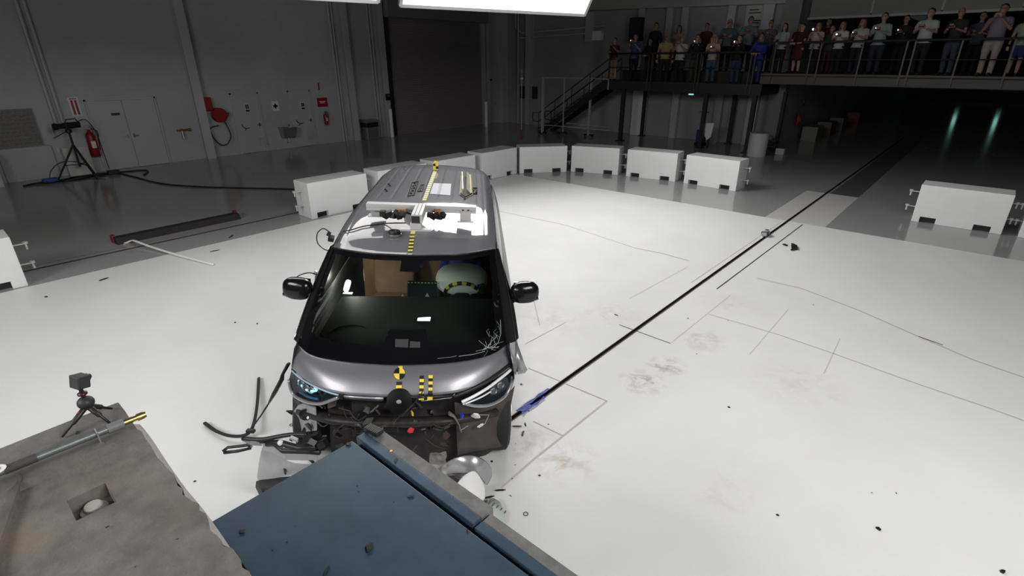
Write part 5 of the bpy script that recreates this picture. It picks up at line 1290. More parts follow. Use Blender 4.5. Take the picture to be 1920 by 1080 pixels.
# ------------------------------------------------------------------ spectators
M_skin = mat('skin', (.55, .33, .25), .55)
M_eye = mat('eye_dark', (.03, .02, .02), .4); M_lip = mat('lip', (.40, .14, .13), .5)
M_screen = mat('phone_screen', (.9, .85, .75), .4, emit=(1.0, .88, .7), estr=2.5)
M_phone = mat('phone_case', (.02, .02, .02), .3)
SK = {}
def cloth(name, c): return mat('cloth_'+name, tuple(.6*x for x in c), .85)
POSES = {   # elbow, wrist, hand centre (right side; mirrored for the left unless two are given)
    'phone': [((.25, -.10, 1.16), (.09, -.30, 1.40), (.05, -.335, 1.47))],
    'phone_low': [((.25, -.06, 1.14), (.10, -.27, 1.22), (.05, -.31, 1.28))],
    'lean': [((.26, -.16, 1.12), (.13, -.38, 1.07), (.07, -.42, 1.07))],
    'crossed': [((.25, -.03, 1.15), (.02, -.19, 1.20), (-.07, -.18, 1.24))],
    'down': [((.25, .02, 1.13), (.27, -.04, .89), (.27, -.06, .80))]}
def hand(b, w, c, s_):
    w, c = Vector(w), Vector(c); d = (c-w).normalized(); side = d.cross(Vector((0, 1, .2))).normalized()
    b.ell(c, (.036, .024, .045), 12, 8, rot=Vector((0, 0, 1)).rotation_difference(d).to_euler())
    for k in range(4):
        o = c+d*.03+side*(-.027+.018*k); L = (.055, .068, .072, .06)[k]; m_ = o+d*L*.55; e = m_+(d*.5+Vector((0, .5, .1))).normalized()*L*.45
        b.tube([o, m_, e], [.0105, .010, .0085], 6)
    o = c-d*.015+side*s_*.03; b.tube([o, o+(side*s_*.6+d*.8).normalized()*.05], [.012, .009], 6)
def body_mb(pose):
    b = MB()
    # torso: ellipse loft
    rings = [(.84, .15, .10), (.93, .165, .11), (1.02, .145, .10), (1.12, .14, .098), (1.25, .165, .11), (1.36, .175, .10), (1.43, .13, .08), (1.47, .06, .058), (1.53, .052, .055), (1.58, .05, .055)]
    n = 20; vs = []; fs = []
    for z, rx, ry in rings: vs += [(rx*cos(2*pi*k/n), ry*sin(2*pi*k/n), z) for k in range(n)]
    for i in range(len(rings)-1):
        for k in range(n): k2 = (k+1) % n; fs.append((i*n+k, i*n+k2, (i+1)*n+k2, (i+1)*n+k))
    fs.append(tuple(range(n-1, -1, -1))); fs.append(tuple((len(rings)-1)*n+k for k in range(n))); b.add(vs, fs)
    b.ell((0, -.005, 1.648), (.080, .098, .120), 20, 14)     # skull
    b.ell((0, -.038, 1.582), (.056, .058, .058), 14, 10)      # jaw
    b.tube([(0, -.094, 1.662), (0, -.121, 1.625)], [.011, .016], 8)  # nose
    for s_ in (-1, 1):
        b.ell((s_*.082, .005, 1.638), (.012, .02, .032), 10, 8)
        b.tube([(s_*.09, 0, .92), (s_*.10, -.01, .70), (s_*.10, -.02, .50), (s_*.10, .01, .32), (s_*.10, .02, .09)], [.098, .085, .056, .058, .038], 14)
        b.tube([(s_*.10, .05, .035), (s_*.105, -.05, .04), (s_*.11, -.15, .03)], [.036, .042, .030], 10, sc=(1, .8))
        P = POSES[pose][0]; e, w, h = [Vector((s_*p[0], p[1], p[2])) for p in P]
        if pose == 'crossed' and s_ < 0: w.z -= .05; h.z -= .05; w.y -= .03; h.y -= .03
        b.tube([(s_*.12, 0, 1.405), (s_*.185, 0, 1.385), e, w], [.055, .056, .042, .027], 12)
        hand(b, w, h, s_)
    return b
def shirt_mb(pose, long, skirt=0, loose=0):
    b = MB(); z0 = .86 if not skirt else skirt
    rings = ([(z0, .20+.03*loose, .15)] if not skirt else [(skirt, .22, .17), (.86, .185, .135)])+[(.95, .182+.02*loose, .128), (1.05, .165+.02*loose, .118), (1.15, .160, .114), (1.27, .182, .124), (1.37, .19, .113), (1.435, .14, .09), (1.475, .075, .07)]
    n = 22; vs = []; fs = []
    for z, rx, ry in rings: vs += [(rx*cos(2*pi*k/n), ry*sin(2*pi*k/n), z) for k in range(n)]
    for i in range(len(rings)-1):
        for k in range(n): k2 = (k+1) % n; fs.append((i*n+k, i*n+k2, (i+1)*n+k2, (i+1)*n+k))
    fs.append(tuple(range(n-1, -1, -1))); fs.append(tuple((len(rings)-1)*n+k for k in range(n))); b.add(vs, fs)
    for s_ in (-1, 1):
        P = POSES[pose][0]; e, w, h = [Vector((s_*p[0], p[1], p[2])) for p in P]
        if pose == 'crossed' and s_ < 0: w.z -= .05; w.y -= .03
        sh = Vector((s_*.185, 0, 1.39))
        if long: b.tube([(s_*.12, 0, 1.41), sh, e, e.lerp(w, .92)], [.066, .069, .056, .040], 12)
        else: b.tube([(s_*.12, 0, 1.41), sh, sh.lerp(e, .62)], [.066, .070, .064], 12)
    return b
def trouser_mb(kind):
    b = MB()
    b.ell((0, 0, .91), (.186, .132, .15), 20, 12)
    for s_ in (-1, 1):
        if kind == 'long': b.tube([(s_*.088, 0, .93), (s_*.10, -.01, .70), (s_*.10, -.015, .50), (s_*.10, .005, .32), (s_*.10, .015, .06)], [.108, .098, .072, .066, .062], 14)
        else: b.tube([(s_*.088, 0, .93), (s_*.10, -.01, .70), (s_*.10, -.015, .52)], [.108, .10, .086], 14)
    return b
def hair_mb(kind):
    b = MB(); n, m_ = 18, 12; vs = []; fs = []
    for i in range(m_+1):
        t = pi*i/m_*(.66)
        for k in range(n):
            a = 2*pi*k/n; x, y, z = .090*sin(t)*cos(a), .108*sin(t)*sin(a), .127*cos(t)
            if sin(a) < -.2 and t > .9: y *= .82; z = max(z, .055)
            vs.append((x, y+.006, 1.652+z))
    for i in range(m_):
        for k in range(n): k2 = (k+1) % n; fs.append((i*n+k, i*n+k2, (i+1)*n+k2, (i+1)*n+k))
    fs.append(tuple(m_*n+k for k in range(n))); b.add(vs, fs)
    if kind == 'long':
        b.tube([(0, .045, 1.72), (0, .07, 1.60), (0, .075, 1.45), (0, .07, 1.34)], [.075, .078, .07, .04], 12, sc=(1.15, .55))
        for s_ in (-1, 1): b.tube([(s_*.06, .01, 1.72), (s_*.083, -.005, 1.62), (s_*.085, -.02, 1.50), (s_*.08, -.06, 1.40)], [.03, .026, .028, .016], 8)
    return b
def shoe_mb():
    b = MB()
    for s_ in (-1, 1): b.tube([(s_*.10, .065, .045), (s_*.105, -.05, .05), (s_*.11, -.165, .035)], [.040, .050, .036], 10, sc=(1, .85))
    return b
def base(key, fn, vox, mats_):
    if key not in SK:
        o = fn().build('base', mats_); remesh(o, vox)
        me = o.data; bpy.data.objects.remove(o)
        if key[0] == 'body':
            for p in me.polygons:
                c = p.center
                if c.y < -.06:
                    if abs(abs(c.x)-.030) < .014 and abs(c.z-1.660) < .008: p.material_index = 1
                    elif abs(c.x) < .022 and abs(c.z-1.582) < .007: p.material_index = 2
        SK[key] = me
    return SK[key]
def inst(name, me, par, mt_=None):
    o = bpy.data.objects.new(name, me); COL.objects.link(o); o.parent = par
    if mt_: o.material_slots[0].link = 'OBJECT'; o.material_slots[0].material = mt_
    return o
SKINS = [mat('skin_a', (.26, .15, .115), .6), mat('skin_b', (.31, .19, .15), .6), mat('skin_c', (.15, .085, .06), .6)]
HAIRS = {'dark': mat('hair_dark', (.02, .014, .012), .6), 'brown': mat('hair_brown', (.09, .05, .03), .6), 'blond': mat('hair_blond', (.36, .24, .12), .6), 'grey': mat('hair_grey', (.22, .21, .2), .6)}
def short_of(lb):
    cut = len(lb)
    for w in (' holding', ' with a phone', ' with clasped', ' with raised', ' at the', ' standing', ' filming', ' behind', ' between', ' near', ' beside', ' before', ' in the back row', ', ', ' mostly'):
        i = lb.find(w)
        if i > 0: cut = min(cut, i)
    return lb[:cut]
def person(x, y, z, h, label, pose, top, bot, hair='dark', hk='short', sleeves='short', legs='long', skin=0, skirt=0, yaw=0, wide=1.0, phone=0):
    t = thing('person', label, 'person', (x, y, z), radians(yaw), 'spectators on the platform and footbridge')
    s_ = h/1.78; t.scale = (s_*wide, s_*wide, s_)
    inst('body', base(('body', pose), lambda: body_mb(pose), .0095, [M_skin, M_eye, M_lip]), t, SKINS[skin])
    inst('shirt' if not skirt else 'dress', base(('shirt', pose, sleeves, skirt), lambda: shirt_mb(pose, sleeves == 'long', skirt), .016, [M_skin]), t, cloth(*top))
    if not skirt: inst('trousers' if legs == 'long' else 'shorts', base(('tr', legs), lambda: trouser_mb(legs), .016, [M_skin]), t, cloth(*bot))
    if hair: inst('hair', base(('hair', hk), lambda: hair_mb(hk), .012, [M_skin]), t, HAIRS[hair])
    inst('shoes', base(('shoe',), shoe_mb, .014, [M_skin]), t, cloth('shoe_dark', (.02, .02, .02)))
    if pose in ('phone', 'phone_low'):
        hz = Vector((0, -.345, 1.50)) if pose == 'phone' else Vector((0, -.33, 1.31))
        M_ = Matrix.Translation((x, y, z)) @ Matrix.Rotation(radians(yaw), 4, 'Z') @ Matrix.Diagonal((s_*wide, s_*wide, s_, 1))
        ph = thing('mobile_phone', 'mobile phone held by the '+short_of(label), 'phone', M_ @ hz, radians(yaw), 'phones held by the spectators')
        MB().box((0, 0, 0), (.15, .012, .078), (radians(-15), 0, 0)).build('case', M_phone, ph, bevel=.004)
        MB().box((0, .0072, .002), (.135, .002, .066), (radians(-15), 0, 0)).build('screen', M_screen, ph)
        if phone: MB().cyl((-.05, -.006, .02), (-.05, -.014, .02), .017*phone, 12).build('camera_light', mat('phone_light', (1, 1, 1), .5, emit=(1, .85, .6), estr=7), ph)
    return t
def px(u, v, y): p = onY(u, v, y); return p.x
FY, BY = 21.50, 22.55
navy, black_, white_ = ('dark_navy', (.012, .014, .03)), ('near_black', (.012, .011, .013)), ('white', (.55, .56, .55))
DZ, BZ = 2.45, 2.84
PEOPLE = [
 (1152, 95, FY, DZ, 1.72, 'person in a maroon top and khaki shorts at the left end of the platform', dict(pose='phone', top=('maroon', (.10, .02, .03)), bot=('khaki', (.30, .24, .19)), legs='short', phone=0)),
 (1191, 85, 21.6, DZ, 1.84, 'person in a blue shirt with a phone glowing at the face, beside the hung loudspeaker', dict(pose='phone', top=('mid_blue', (.06, .10, .24)), bot=black_, phone=1.2)),
 (1218, 95, FY, DZ, 1.66, 'person in black leaning on the rail left of the yellow shirt', dict(pose='lean', top=black_, bot=navy, sleeves='long')),
 (1228, 75, BY, DZ+.42, 1.86, 'tall person in dark clothes standing behind the leaning one in black', dict(pose='down', top=('charcoal', (.02, .02, .025)), bot=black_, sleeves='long')),
 (1249, 85, FY, DZ, 1.80, 'person in a pale yellow shirt standing at the rail of the platform', dict(pose='down', top=('pale_yellow', (.48, .38, .16)), bot=black_, hair='grey', yaw=25, wide=1.1)),
 (1271, 80, BY, DZ+.42, 1.72, 'person in a pale pink top with dark hair standing behind the white shirt', dict(pose='phone', top=('pale_pink', (.36, .26, .25)), bot=black_, hk='long')),
 (1277, 90, FY, DZ, 1.72, 'person in a white shirt at the rail right of the yellow shirt', dict(pose='phone', top=white_, bot=black_, hair='grey', wide=1.12)),
 (1306, 90, FY, DZ, 1.74, 'person in a dark jacket and olive trousers with a phone lighting the face', dict(pose='phone', top=black_, bot=('olive', (.06, .055, .025)), sleeves='long', phone=1)),
 (1322, 80, BY, DZ+.42, 1.76, 'person in a dark maroon shirt standing behind the olive trousers and the blond hair', dict(pose='down', top=('deep_maroon', (.06, .015, .02)), bot=black_)),
 (1337, 95, FY, DZ, 1.72, 'person with long blond hair, light top and blue jeans', dict(pose='phone_low', top=('cream', (.50, .40, .34)), bot=('jeans', (.07, .11, .17)), hair='blond', hk='long', phone=.7)),
 (1364, 75, BY, DZ+.42, 1.86, 'tall person in a grey blue shirt behind the long blond hair', dict(pose='crossed', top=('slate', (.10, .14, .16)), bot=black_, sleeves='long', hair='grey', wide=1.1)),
 (1384, 95, FY, DZ, 1.68, 'person in a black jacket over white shirt with blue jeans holding a bright phone', dict(pose='phone', top=('jacket_black', (.014, .013, .016)), bot=('blue_jeans', (.04, .06, .13)), sleeves='long', hair='dark', phone=1.6)),
 (1403, 70, BY, DZ+.42, 1.92, 'tall person in a light blue shirt in the back row between the platforms', dict(pose='phone_low', top=('light_blue', (.17, .23, .28)), bot=black_, wide=1.1)),
 (1424, 95, FY, DZ, 1.72, 'person in a bright blue top with hands clasped on the rail', dict(pose='lean', top=('royal_blue', (.04, .05, .36)), bot=('blue_cloth', (.03, .04, .20)), sleeves='long')),
 (1441, 75, BY, BZ, 1.80, 'person in a dull lilac shirt with short dark hair behind the bright blue top', dict(pose='phone_low', top=('dull_lilac', (.13, .12, .18)), bot=navy)),
 (1467, 80, 21.6, BZ, 1.62, 'person in a white top with a dark ponytail at the left start of the footbridge', dict(pose='lean', top=('white_mint', (.42, .48, .46)), bot=black_, hk='long')),
 (1498, 90, FY, BZ, 1.58, 'person in a dark maroon dress leaning over the footbridge rail', dict(pose='lean', top=('maroon_dress', (.07, .012, .02)), bot=black_, skirt=.52, wide=1.08)),
 (1499, 60, BY, BZ, 1.66, 'person with short dark hair mostly hidden behind the maroon dress', dict(pose='down', top=('dark_red', (.06, .02, .025)), bot=black_)),
 (1529, 80, FY, BZ, 1.60, 'person in a pink white blouse with a bright phone before the face', dict(pose='phone', top=('blush', (.50, .44, .46)), bot=black_, hair='brown', hk='long', phone=1.8)),
 (1552, 55, BY, BZ, 1.76, 'person in a dark red shirt in the back row of the footbridge', dict(pose='crossed', top=('wine', (.09, .015, .025)), bot=('dark_trouser', (.02, .015, .02)))),
 (1556, 80, 21.7, BZ, 1.50, 'person in a dark green top between the two bright phones', dict(pose='down', top=('dark_green', (.025, .06, .045)), bot=('dark_red_cloth', (.05, .01, .015)), hair='brown')),
 (1574, 80, FY, BZ, 1.60, 'person in an open white cardigan holding a glowing phone', dict(pose='phone_low', top=('cardigan_white', (.60, .58, .58)), bot=black_, hk='long', hair='brown', phone=1.3)),
 (1611, 75, FY, BZ, 1.66, 'person in a cream short sleeved top with a phone held level', dict(pose='phone_low', top=('cream_white', (.52, .50, .44)), bot=navy, wide=1.12, hair='brown', hk='long', phone=.8)),
 (1650, 70, FY, BZ, 1.80, 'person in a pale blue long sleeved shirt filming with a phone', dict(pose='phone_low', top=('pale_blue_shirt', (.36, .42, .43)), bot=('indigo', (.02, .025, .05)), sleeves='long', wide=1.08, phone=.8)),
 (1692, 70, BY, BZ, 1.76, 'person in dark clothing with a small red lit phone in the back row', dict(pose='phone_low', top=('dusk', (.02, .014, .018)), bot=black_, sleeves='long', phone=.9)),
 (1735, 65, 21.45, BZ, 1.86, 'person in a white polo shirt with raised hands and dark trousers', dict(pose='phone_low', top=('polo_white', (.55, .60, .58)), bot=('ink', (.012, .014, .028)), wide=1.1)),
 (1790, 70, 21.5, BZ, 1.84, 'bald person in a dark shirt and grey blue jeans with clasped hands', dict(pose='phone_low', top=('soot', (.03, .026, .035)), bot=('grey_jeans', (.05, .065, .09)), hair=None)),
 (1832, 70, BY, BZ, 1.76, 'person in a slate blue shirt with folded arms behind the rail', dict(pose='crossed', top=('steel_blue', (.08, .10, .14)), bot=black_)),
 (1868, 65, 21.5, BZ, 1.88, 'person in a pale lilac shirt and cream trousers near the right edge', dict(pose='phone', top=('pale_lilac', (.24, .22, .29)), bot=('cream_trouser', (.42, .36, .35)), sleeves='short', wide=1.1)),
 (1914, 85, 21.6, BZ, 1.66, 'person in a pale green white top and blue shorts cut off by the right edge', dict(pose='down', top=('pale_mint', (.34, .36, .28)), bot=('short_blue', (.03, .04, .14)), legs='short', hair='blond', hk='long')),
]
rp = random.Random(4)
for (u, v, y, z, h, lb, kw) in PEOPLE:
    sk_ = kw.pop('skin', rp.choice((0, 1, 0, 1, 0))); kw.setdefault('yaw', rp.uniform(-12, 12)+(8 if u < 1450 else -12))
    person(px(u, v, y), y, z, h, lb, skin=sk_, **kw)
# ------------------------------------------------------------------ torn off front pieces and debris
pad = onZ(690, 818, 1.525)
c_ = thing('contact_pad', 'small black ribbed contact pad stuck on the corner of the blue barrier', 'pad', onZ(701, 810, 1.512), radians(8))
MB().box((-.0, .0, .012), (.10, .050, .022)).build('plate', M_black, c_, bevel=.003)
b_ = MB()
for k in range(8): b_.box((-.040+.0115*k, -.010, .024), (.004, .02, .003))
b_.build('rib', mat('rib_grey', (.09, .09, .09), .5), c_)
# silver bumper corner at left
tb_ = thing('torn_bumper', 'torn off silver bumper corner with a black grille left of the blue barrier', 'bumper', onZ(500, 890, 0)); TO = onZ(500, 890, 0)
def wz(u, v, z): return onZ(u, v, z)-TO
rows = [[wz(u, v, z) for u, v, z in r_] for r_ in (
    ((494, 833, .60), (504, 834, .60), (520, 845, .56), (530, 858, .52), (545, 868, .50), (575, 871, .50), (606, 870, .50)),
    ((489, 842, .52), (500, 846, .52), (515, 858, .50), (528, 868, .48), (546, 875, .46), (578, 876, .46), (606, 875, .46)),
    ((485, 862, .42), (496, 866, .44), (512, 874, .44), (530, 881, .42), (550, 884, .40), (580, 884, .39), (602, 883, .39)),
    ((482, 885, .30), (492, 888, .33), (508, 891, .35), (528, 892, .34), (550, 891, .33), (575, 889, .33), (596, 887, .33)),
    ((480, 903, .21), (488, 900, .25), (505, 898, .29), (526, 895, .30), (548, 892, .31), (570, 890, .31), (590, 888, .31)))]
b_ = MB(); b_.grid(rows); b_.build('skin', M_sild, tb_, smooth=True, solid=.006).modifiers.new('s', 'SUBSURF').levels = 1
rows = [[wz(u, v, z) for u, v, z in r_] for r_ in (
    ((480, 903, .21), (488, 901, .25), (505, 899, .28), (526, 896, .29), (548, 894, .30), (565, 893, .30)),
    ((479, 914, .12), (488, 915, .13), (505, 912, .14), (525, 908, .16), (545, 903, .20), (560, 899, .23)),
    ((486, 928, .02), (494, 930, .02), (510, 924, .02), (528, 915, .04), (545, 908, .10), (560, 902, .16)))]
b_ = MB(); b_.grid(rows); b_.build('grille', M_black, tb_, smooth=True, solid=.006)
b_ = MB(); b_.box(wz(534, 884, .40), (.018, .01, .05)); b_.build('clip', M_black, tb_)
# bracket strips above it
st_ = thing('bumper_carrier', 'bent silver and black bumper carrier strips sticking out left of the van front', 'bumper', onZ(520, 850, .5)); TO2 = onZ(520, 850, .5)
def w2(u, v, z): return onZ(u, v, z)-TO2
def ribbon(pts, w, name, m_, par, f=w2, th=.005, up=(0, 0, 1)):
    P = [f(*p) for p in pts]; b = MB(); b.grid([[p-Vector(up)*w/2 for p in P], [p+Vector(up)*w/2 for p in P]]); return b.build(name, m_, par, smooth=False, solid=th)
ribbon([(492, 834, .66), (508, 838, .66), (534, 852, .63), (565, 853, .63), (594, 852, .64)], .105, 'silver_strip', M_sild, st_)
ribbon([(418, 848, .62), (440, 846, .63), (470, 840, .64), (473, 836, .66)], .020, 'lamp_frame', M_sild, st_)
b_ = MB(); b_.tube([w2(418, 846, .64), w2(427, 839, .66), w2(455, 836, .67), (w2(492, 829, .70)), w2(512, 826, .72)], .011, 6); b_.tube([w2(420, 849, .62), w2(445, 846, .63), w2(470, 840, .64), w2(466, 835, .66)], .012, 6)
b_.build('black_frame', M_black, st_, smooth=True)
b_ = MB(); b_.tube(smooth_path([w2(455, 822, .74), w2(490, 824, .74), w2(520, 819, .76), w2(545, 815, .78), w2(575, 815, .80)], 4), .016, 6); b_.tube([w2(500, 832, .70), w2(525, 830, .72), w2(560, 840, .70), w2(592, 838, .72)], .024, 6)
b_.tube([w2(512, 829, .70), w2(530, 845, .66), w2(575, 846, .66), w2(600, 848, .66)], .022, 6); b_.build('black_carrier', M_black, st_, smooth=True)
ribbon([(452, 823, .72), (470, 832, .70), (490, 833, .70)], .03, 'grey_strip', mat('grey_trim', (.22, .22, .22), .5), st_)
b_ = MB(); b_.ell(w2(526, 830, .73), (.022, .022, .022)); b_.build('white_knob', M_white, st_, smooth=True)
b_ = MB()
for (u, v, z, s_) in ((548, 822, .76, .03), (563, 825, .76, .025), (585, 830, .76, .05), (594, 818, .78, .05), (605, 832, .74, .06), (490, 826, .73, .03)): b_.box(w2(u, v, z), (s_, s_*.8, s_), (u, v, z))
b_.build('crushed_lump', M_frag[0], st_)
b_ = MB(); b_.box(w2(552, 823, .77), (.06, .02, .03), (.3, .2, .4)); b_.build('grey_shard', M_col, st_)
b_ = MB(); b_.tube([w2(572, 856, .6), w2(582, 862, .55), w2(590, 870, .5)], .012, 6); b_.build('rod', M_dsteel, st_)
# wiper
wp = thing('windscreen_wiper', 'black windscreen wiper with curved blade fallen on the floor left of the van', 'wiper', onZ(470, 812, 0)); TO3 = onZ(470, 812, 0)
def w3(u, v, z): return onZ(u, v, z)-TO3
b_ = MB(); b_.tube(smooth_path([w3(384, 793, .02), w3(405, 808, .03), (w3(430, 817, .04)), w3(455, 817, .05), w3(470, 808, .07), w3(478, 785, .06), w3(483, 750, .04), w3(485, 709, .02)], 6), .019, 6, sc=(1, .7)); b_.build('blade', M_rub, wp, smooth=True)
b_ = MB(); b_.tube([w3(474, 800, .09), w3(490, 778, .25), w3(504, 756, .40)], .008, 6); b_.tube([w3(504, 756, .40), w3(514, 738, .52), w3(528, 712, .68), w3(530, 702, .73), w3(541, 682, .84)], [.016, .034, .034, .024, .028], 6, sc=(1, .5)); b_.build('arm', M_black, wp, smooth=True)
b_ = MB(); b_.box(w3(470, 808, .08), (.08, .04, .03), (0, 0, .6)); b_.build('joint', M_black, wp, bevel=.005)
# silver fender remains and liner on the right
def piece(name, label, cat, rows, m_, o, solid=.004, part='sheet', sub=1):
    t = thing(name, label, cat, onZ(*o)); O = onZ(*o); b = MB(); b.grid([[onZ(*p)-O for p in r_] for r_ in rows]); q_ = b.build(part, m_, t, smooth=True, solid=solid)
    if sub: s_ = q_.modifiers.new('s', 'SUBSURF'); s_.levels = 1; s_.render_levels = 1
    return t
cp = piece('torn_fender', 'curled silver fender sheet torn off and lying beside the blue barrier', 'fender',
      [[(826, 880, .12), (834, 866, .22), (853, 856, .30), (880, 850, .34), (902, 856, .30), (918, 868, .20), (926, 886, .10)],
       [(828, 888, .07), (840, 879, .18), (858, 872, .26), (880, 868, .30), (900, 873, .26), (914, 887, .15), (920, 902, .06)],
       [(833, 893, .03), (848, 889, .10), (864, 889, .16), (880, 888, .20), (895, 892, .17), (906, 902, .09), (912, 915, .02)]], M_sild, (880, 890, 0))
b_ = MB(); O = onZ(880, 890, 0); b_.grid([[onZ(*p)-O for p in r_] for r_ in ([(834, 892, .02), (850, 892, .03), (868, 898, .04)], [(846, 912, .02), (858, 908, .02), (866, 904, .02)])]); b_.build('dark_inner_side', mat('inner_brown', (.09, .075, .07), .6), cp)
piece('white_liner', 'white curved plastic liner sheet standing against the blue barrier face', 'plastic sheet',
      [[(866, 893, .20), (880, 884, .26), (891, 880, .28), (900, 892, .20), (907, 905, .12)],
       [(858, 905, .17), (872, 900, .20), (888, 903, .18), (902, 912, .12), (912, 922, .06)],
       [(848, 914, .12), (868, 919, .13), (886, 924, .11), (901, 930, .06), (911, 936, .02)],
       [(870, 935, .08), (882, 939, .07), (893, 943, .04), (899, 945, .02), (903, 947, .01)]], mat('liner_white', (.70, .70, .70), .5), (885, 935, 0))
vt = piece('ribbed_vent', 'pale green grey ribbed vent panel lying on the floor by the blue barrier edge', 'vent',
      [[(916, 934, .06), (926, 934, .05), (938, 941, .03)], [(912, 948, .06), (930, 955, .05), (945, 962, .03)], [(905, 962, .05), (926, 970, .04), (949, 978, .02)], [(915, 980, .04), (930, 985, .03), (944, 990, .01)]],
      mat('vent_green_grey', (.50, .54, .51), .5), (928, 962, 0), sub=0)
O = onZ(928, 962, 0)
for k in range(5):
    t_ = k/4; p = onZ(lerp(922, 905, .2)+k*7+2, 938+k*5, .065-.01*k)-O; q_ = onZ(900+k*7, 962+k*6, .06-.01*k)-O
    b_ = MB(); b_.bar(p, q_, .008, .010); b_.build('rib', mat('vent_dark_line', (.12, .13, .12), .6), vt)
cr = thing('crumpled_film', 'crumpled clear plastic film scrap under the right of the van front', 'plastic film', onZ(824, 868, .3)); O = onZ(824, 868, .3)
rnd = random.Random(5); b_ = MB(); b_.grid([[onZ(806+6*j+rnd.uniform(-2, 2), 848+7*i+rnd.uniform(-2, 2), .38-.05*i+rnd.uniform(-.02, .02))-O for j in range(6)] for i in range(7)])
b_.build('film', mat('clear_film', (.55, .52, .50), .12, alpha=.35), cr)
piece('foil_scrap', 'shiny crumpled foil scrap at the foot of the white liner', 'foil', [[(882+6*j+rnd.uniform(-2, 2), 938+5*i+rnd.uniform(-2, 2), .05+rnd.uniform(-.03, .03)) for j in range(5)] for i in range(4)], mat('foil', (.6, .6, .58), .2, .9), (892, 946, 0), sub=0)
# debris on the floor
M_deb = mat('debris_black', (.012, .012, .012), .5); M_deg = mat('debris_grey', (.12, .12, .12), .5)
def deb(u, v, s_, label, z=0.0, m_=None, seed=1, long=0):
    rd_ = random.Random(seed*13+int(u)); p = onZ(u, v, z); b = MB()
    n = rd_.randint(4, 6); an = rd_.uniform(0, pi)
    P = []
    for k in range(n):
        a = 2*pi*k/n; r_ = s_*rd_.uniform(.55, 1); q_ = Vector((cos(a)*r_*(1+long), sin(a)*r_*(1-.55*min(1, long)), 0)); q_ = Matrix.Rotation(an, 3, 'Z') @ q_; P.append((q_.x, q_.y, 0))
    h = s_*(.35 if not long else .3)
    b.prism([(x, y, 0) for x, y, _ in P], (s_*.15, s_*.1, h)); 
    o = b.build('plastic_fragment', m_ or M_deb, loc=(p.x, p.y, z+.0005 if z else .0025), bevel=s_*.06); return tag(o, label, 'debris')
DL = [(1646, 992, .022, 'largest black shard on the white floor near the lower right corner'), (1879, 1072, .022, 'black shard at the very bottom right corner of the floor'),
      (1366, 764, .016, 'lone black chip in the middle of the white floor right of the van'), (1457, 966, .014, 'small black chip on the white floor left of the largest shard'),
      (1011, 892, .014, 'small black chip on the floor right of the blue barrier'), (1155, 591, .022, 'slim black chip beside the floor track above the van side'),
      (1525, 572, .010, 'tiny dark dot by the pale stains behind the track') , (365, 903, .013, 'small black chip on the floor above the concrete block edge'),
      (195, 524, .05, 'dark elongated scrap on the floor below the white strip'), (402, 471, .04, 'thin dark scrap right of the end of the white strip'),
      (433, 444, .05, 'small dark scrap near the left barrier row'), (86, 557, .03, 'small dark chip at the far left of the white floor'),
      (441, 605, .02, 'tiny dark chip on the floor left of the wing mirror'), (482, 607, .022, 'small black chip just left of the wiper blade tip'),
      (1028, 796, .010, 'tiny black speck right of the blue tape'), (977, 721, .018, 'black chip beside the torn right fender flap'),
      (968, 800, .03, 'curled black scrap on the floor at the right side of the van front'), (985, 797, .022, 'black scrap just right of the van front corner'),
      (980, 813, .028, 'crossed black splinters right of the van front'), (991, 771, .012, 'tiny black chip below the blue tape'),
      (937, 920, .03, 'long dark splinter on the scratched floor right of the torn fender'), (914, 934, .028, 'dark splinter beside the ribbed vent panel'),
      (1680, 925, .008, 'tiny black speck above the largest shard'), (1634, 924, .006, 'faint grey speck left of the tiny black speck'),
      (922, 866, .014, 'small dark chip right of the curled silver fender'), (967, 832, .006, 'tiny dark splinter near the scratches on the floor'),
      (960, 898, .008, 'small dark speck between fender and white floor joint'), (966, 872, .006, 'minute speck on the scratched floor'),
      (957, 930, .008, 'small black speck under the black splinter near the vent'), (1365, 601, .008, 'tiny black dot on the floor right of the track'),
      (1290, 597, .012, 'small dark dot close to the track middle'), (1306, 664, .008, 'tiny dot near the brown tyre stain')]
for i, (u, v, s_, lb) in enumerate(DL):
    deb(u, v, s_, lb, seed=i, long=1.2 if ('elong' in lb or 'slim' in lb or 'splinter' in lb or 'thin' in lb or 'scrap' in lb) else .2)
tag(MB().box((0, 0, .02), (.10, .22, .03), (0, 0, .3)).box((-.05, .16, .015), (.04, .12, .02), (0, 0, .8)).box((.02, -.15, .012), (.03, .10, .02), (0, 0, -.4)).build('broken_bracket', M_deb, loc=tuple(onZ(1489, 465, .002))), 'broken black bracket lying right of the floor track near the trolley', 'debris')
tag(MB().box((0, 0, .01), (.05, .09, .02), (0, 0, .9)).build('plastic_fragment', M_deb, loc=tuple(onZ(1472, 460, .002))), 'small black piece just left of the broken bracket', 'debris')
rg_ = MB()
for k in range(16): a = 2*pi*k/16; a2 = 2*pi*(k+1)/16; rg_.bar((.018*cos(a), .018*sin(a), .003), (.018*cos(a2), .018*sin(a2), .003), .005)
tag(rg_.build('plastic_ring', M_deg, loc=tuple(onZ(986, 964, .001))), 'tiny grey plastic ring on the white floor right of the ribbed vent', 'ring')
rg_ = MB()
for k in range(16): a = 2*pi*k/16; a2 = 2*pi*(k+1)/16; rg_.bar((.016*cos(a), .016*sin(a), .003), (.016*cos(a2), .016*sin(a2), .003), .005)
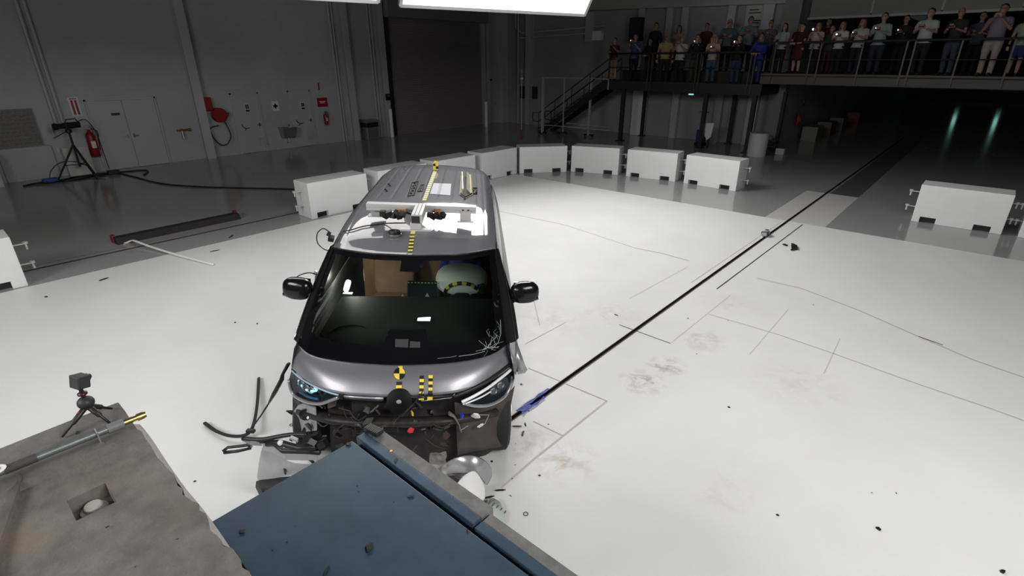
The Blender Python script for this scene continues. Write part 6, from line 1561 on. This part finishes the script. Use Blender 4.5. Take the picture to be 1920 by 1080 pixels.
tag(rg_.build('plastic_ring', M_deg, loc=tuple(onZ(546, 797, .001))), 'tiny grey ring on the floor beside the broken van front', 'ring')
# debris on the blue barrier and the concrete block
ZB = 1.5012
for i, (u, v, s_, lb, lg) in enumerate([(693, 1028, .024, 'largest black shard lying in the middle of the blue barrier top', .2), (453, 998, .020, 'pointed black shard at the left end of the blue barrier top', .2),
      (770, 931, .014, 'black curl on the blue barrier top near the dark groove', .6), (652, 834, .020, 'blackish scraped scrap at the left corner of the blue barrier top', .3),
      (670, 911, .005, 'tiny black chip near the left upper area of the blue barrier top', .2), (672, 921, .004, 'minute chip just below another on the blue barrier top', .2),
      (738, 941, .004, 'tiny chip left of the black curl on the blue barrier', .2), (538, 1016, .005, 'tiny black chip above the bottom edge of the blue barrier', .2), (611, 1072, .012, 'thin black splinter at the bottom edge on the blue barrier', 1.5),
      (511, 1031, .004, 'minute black chip left of the large shard on the blue barrier', .2), (876, 996, .008, 'dark scrap over the groove of the blue barrier', 1.2), (553, 987, .003, 'minute speck on the upper left blue barrier top', .2)]):
    deb(u, v, s_, lb, z=ZB, seed=i+60, long=lg)
ZP = 1.506
for i, (u, v, s_, lb, lg, m_) in enumerate([(742, 864, .016, 'upright black splinter on the grey face plate of the barrier', .8, M_deb), (733, 846, .011, 'yellow chip on the grey face plate of the barrier', .2, M_yel),
      (698, 820, .004, 'tiny dark chip by the black contact pad', .2, M_deb), (850, 931, .004, 'tiny dark chip along the lower part of the grey face plate', .2, M_deb), (717, 848, .003, 'minute dark chip left of the yellow chip', .2, M_deb)]):
    deb(u, v, s_, lb, z=ZP, seed=i+90, long=lg, m_=m_)
for i, (u, v, s_, lb) in enumerate([(202, 988, .006, 'dark splinter lying below the recess on the concrete block'), (333, 1011, .005, 'small dark chip on the right part of the concrete block'), (127, 875, .006, 'black chip beside the grey pipe on the concrete block'),
      (254, 1063, .004, 'tiny chip near the bottom edge of the concrete block'), (145, 812, .010, 'black lump beside the grey pipe behind the white target sticker')]):
    deb(u, v, s_, lb, z=CZ-.015 if i < 4 else CZ+.002, seed=i+120, long=.5)
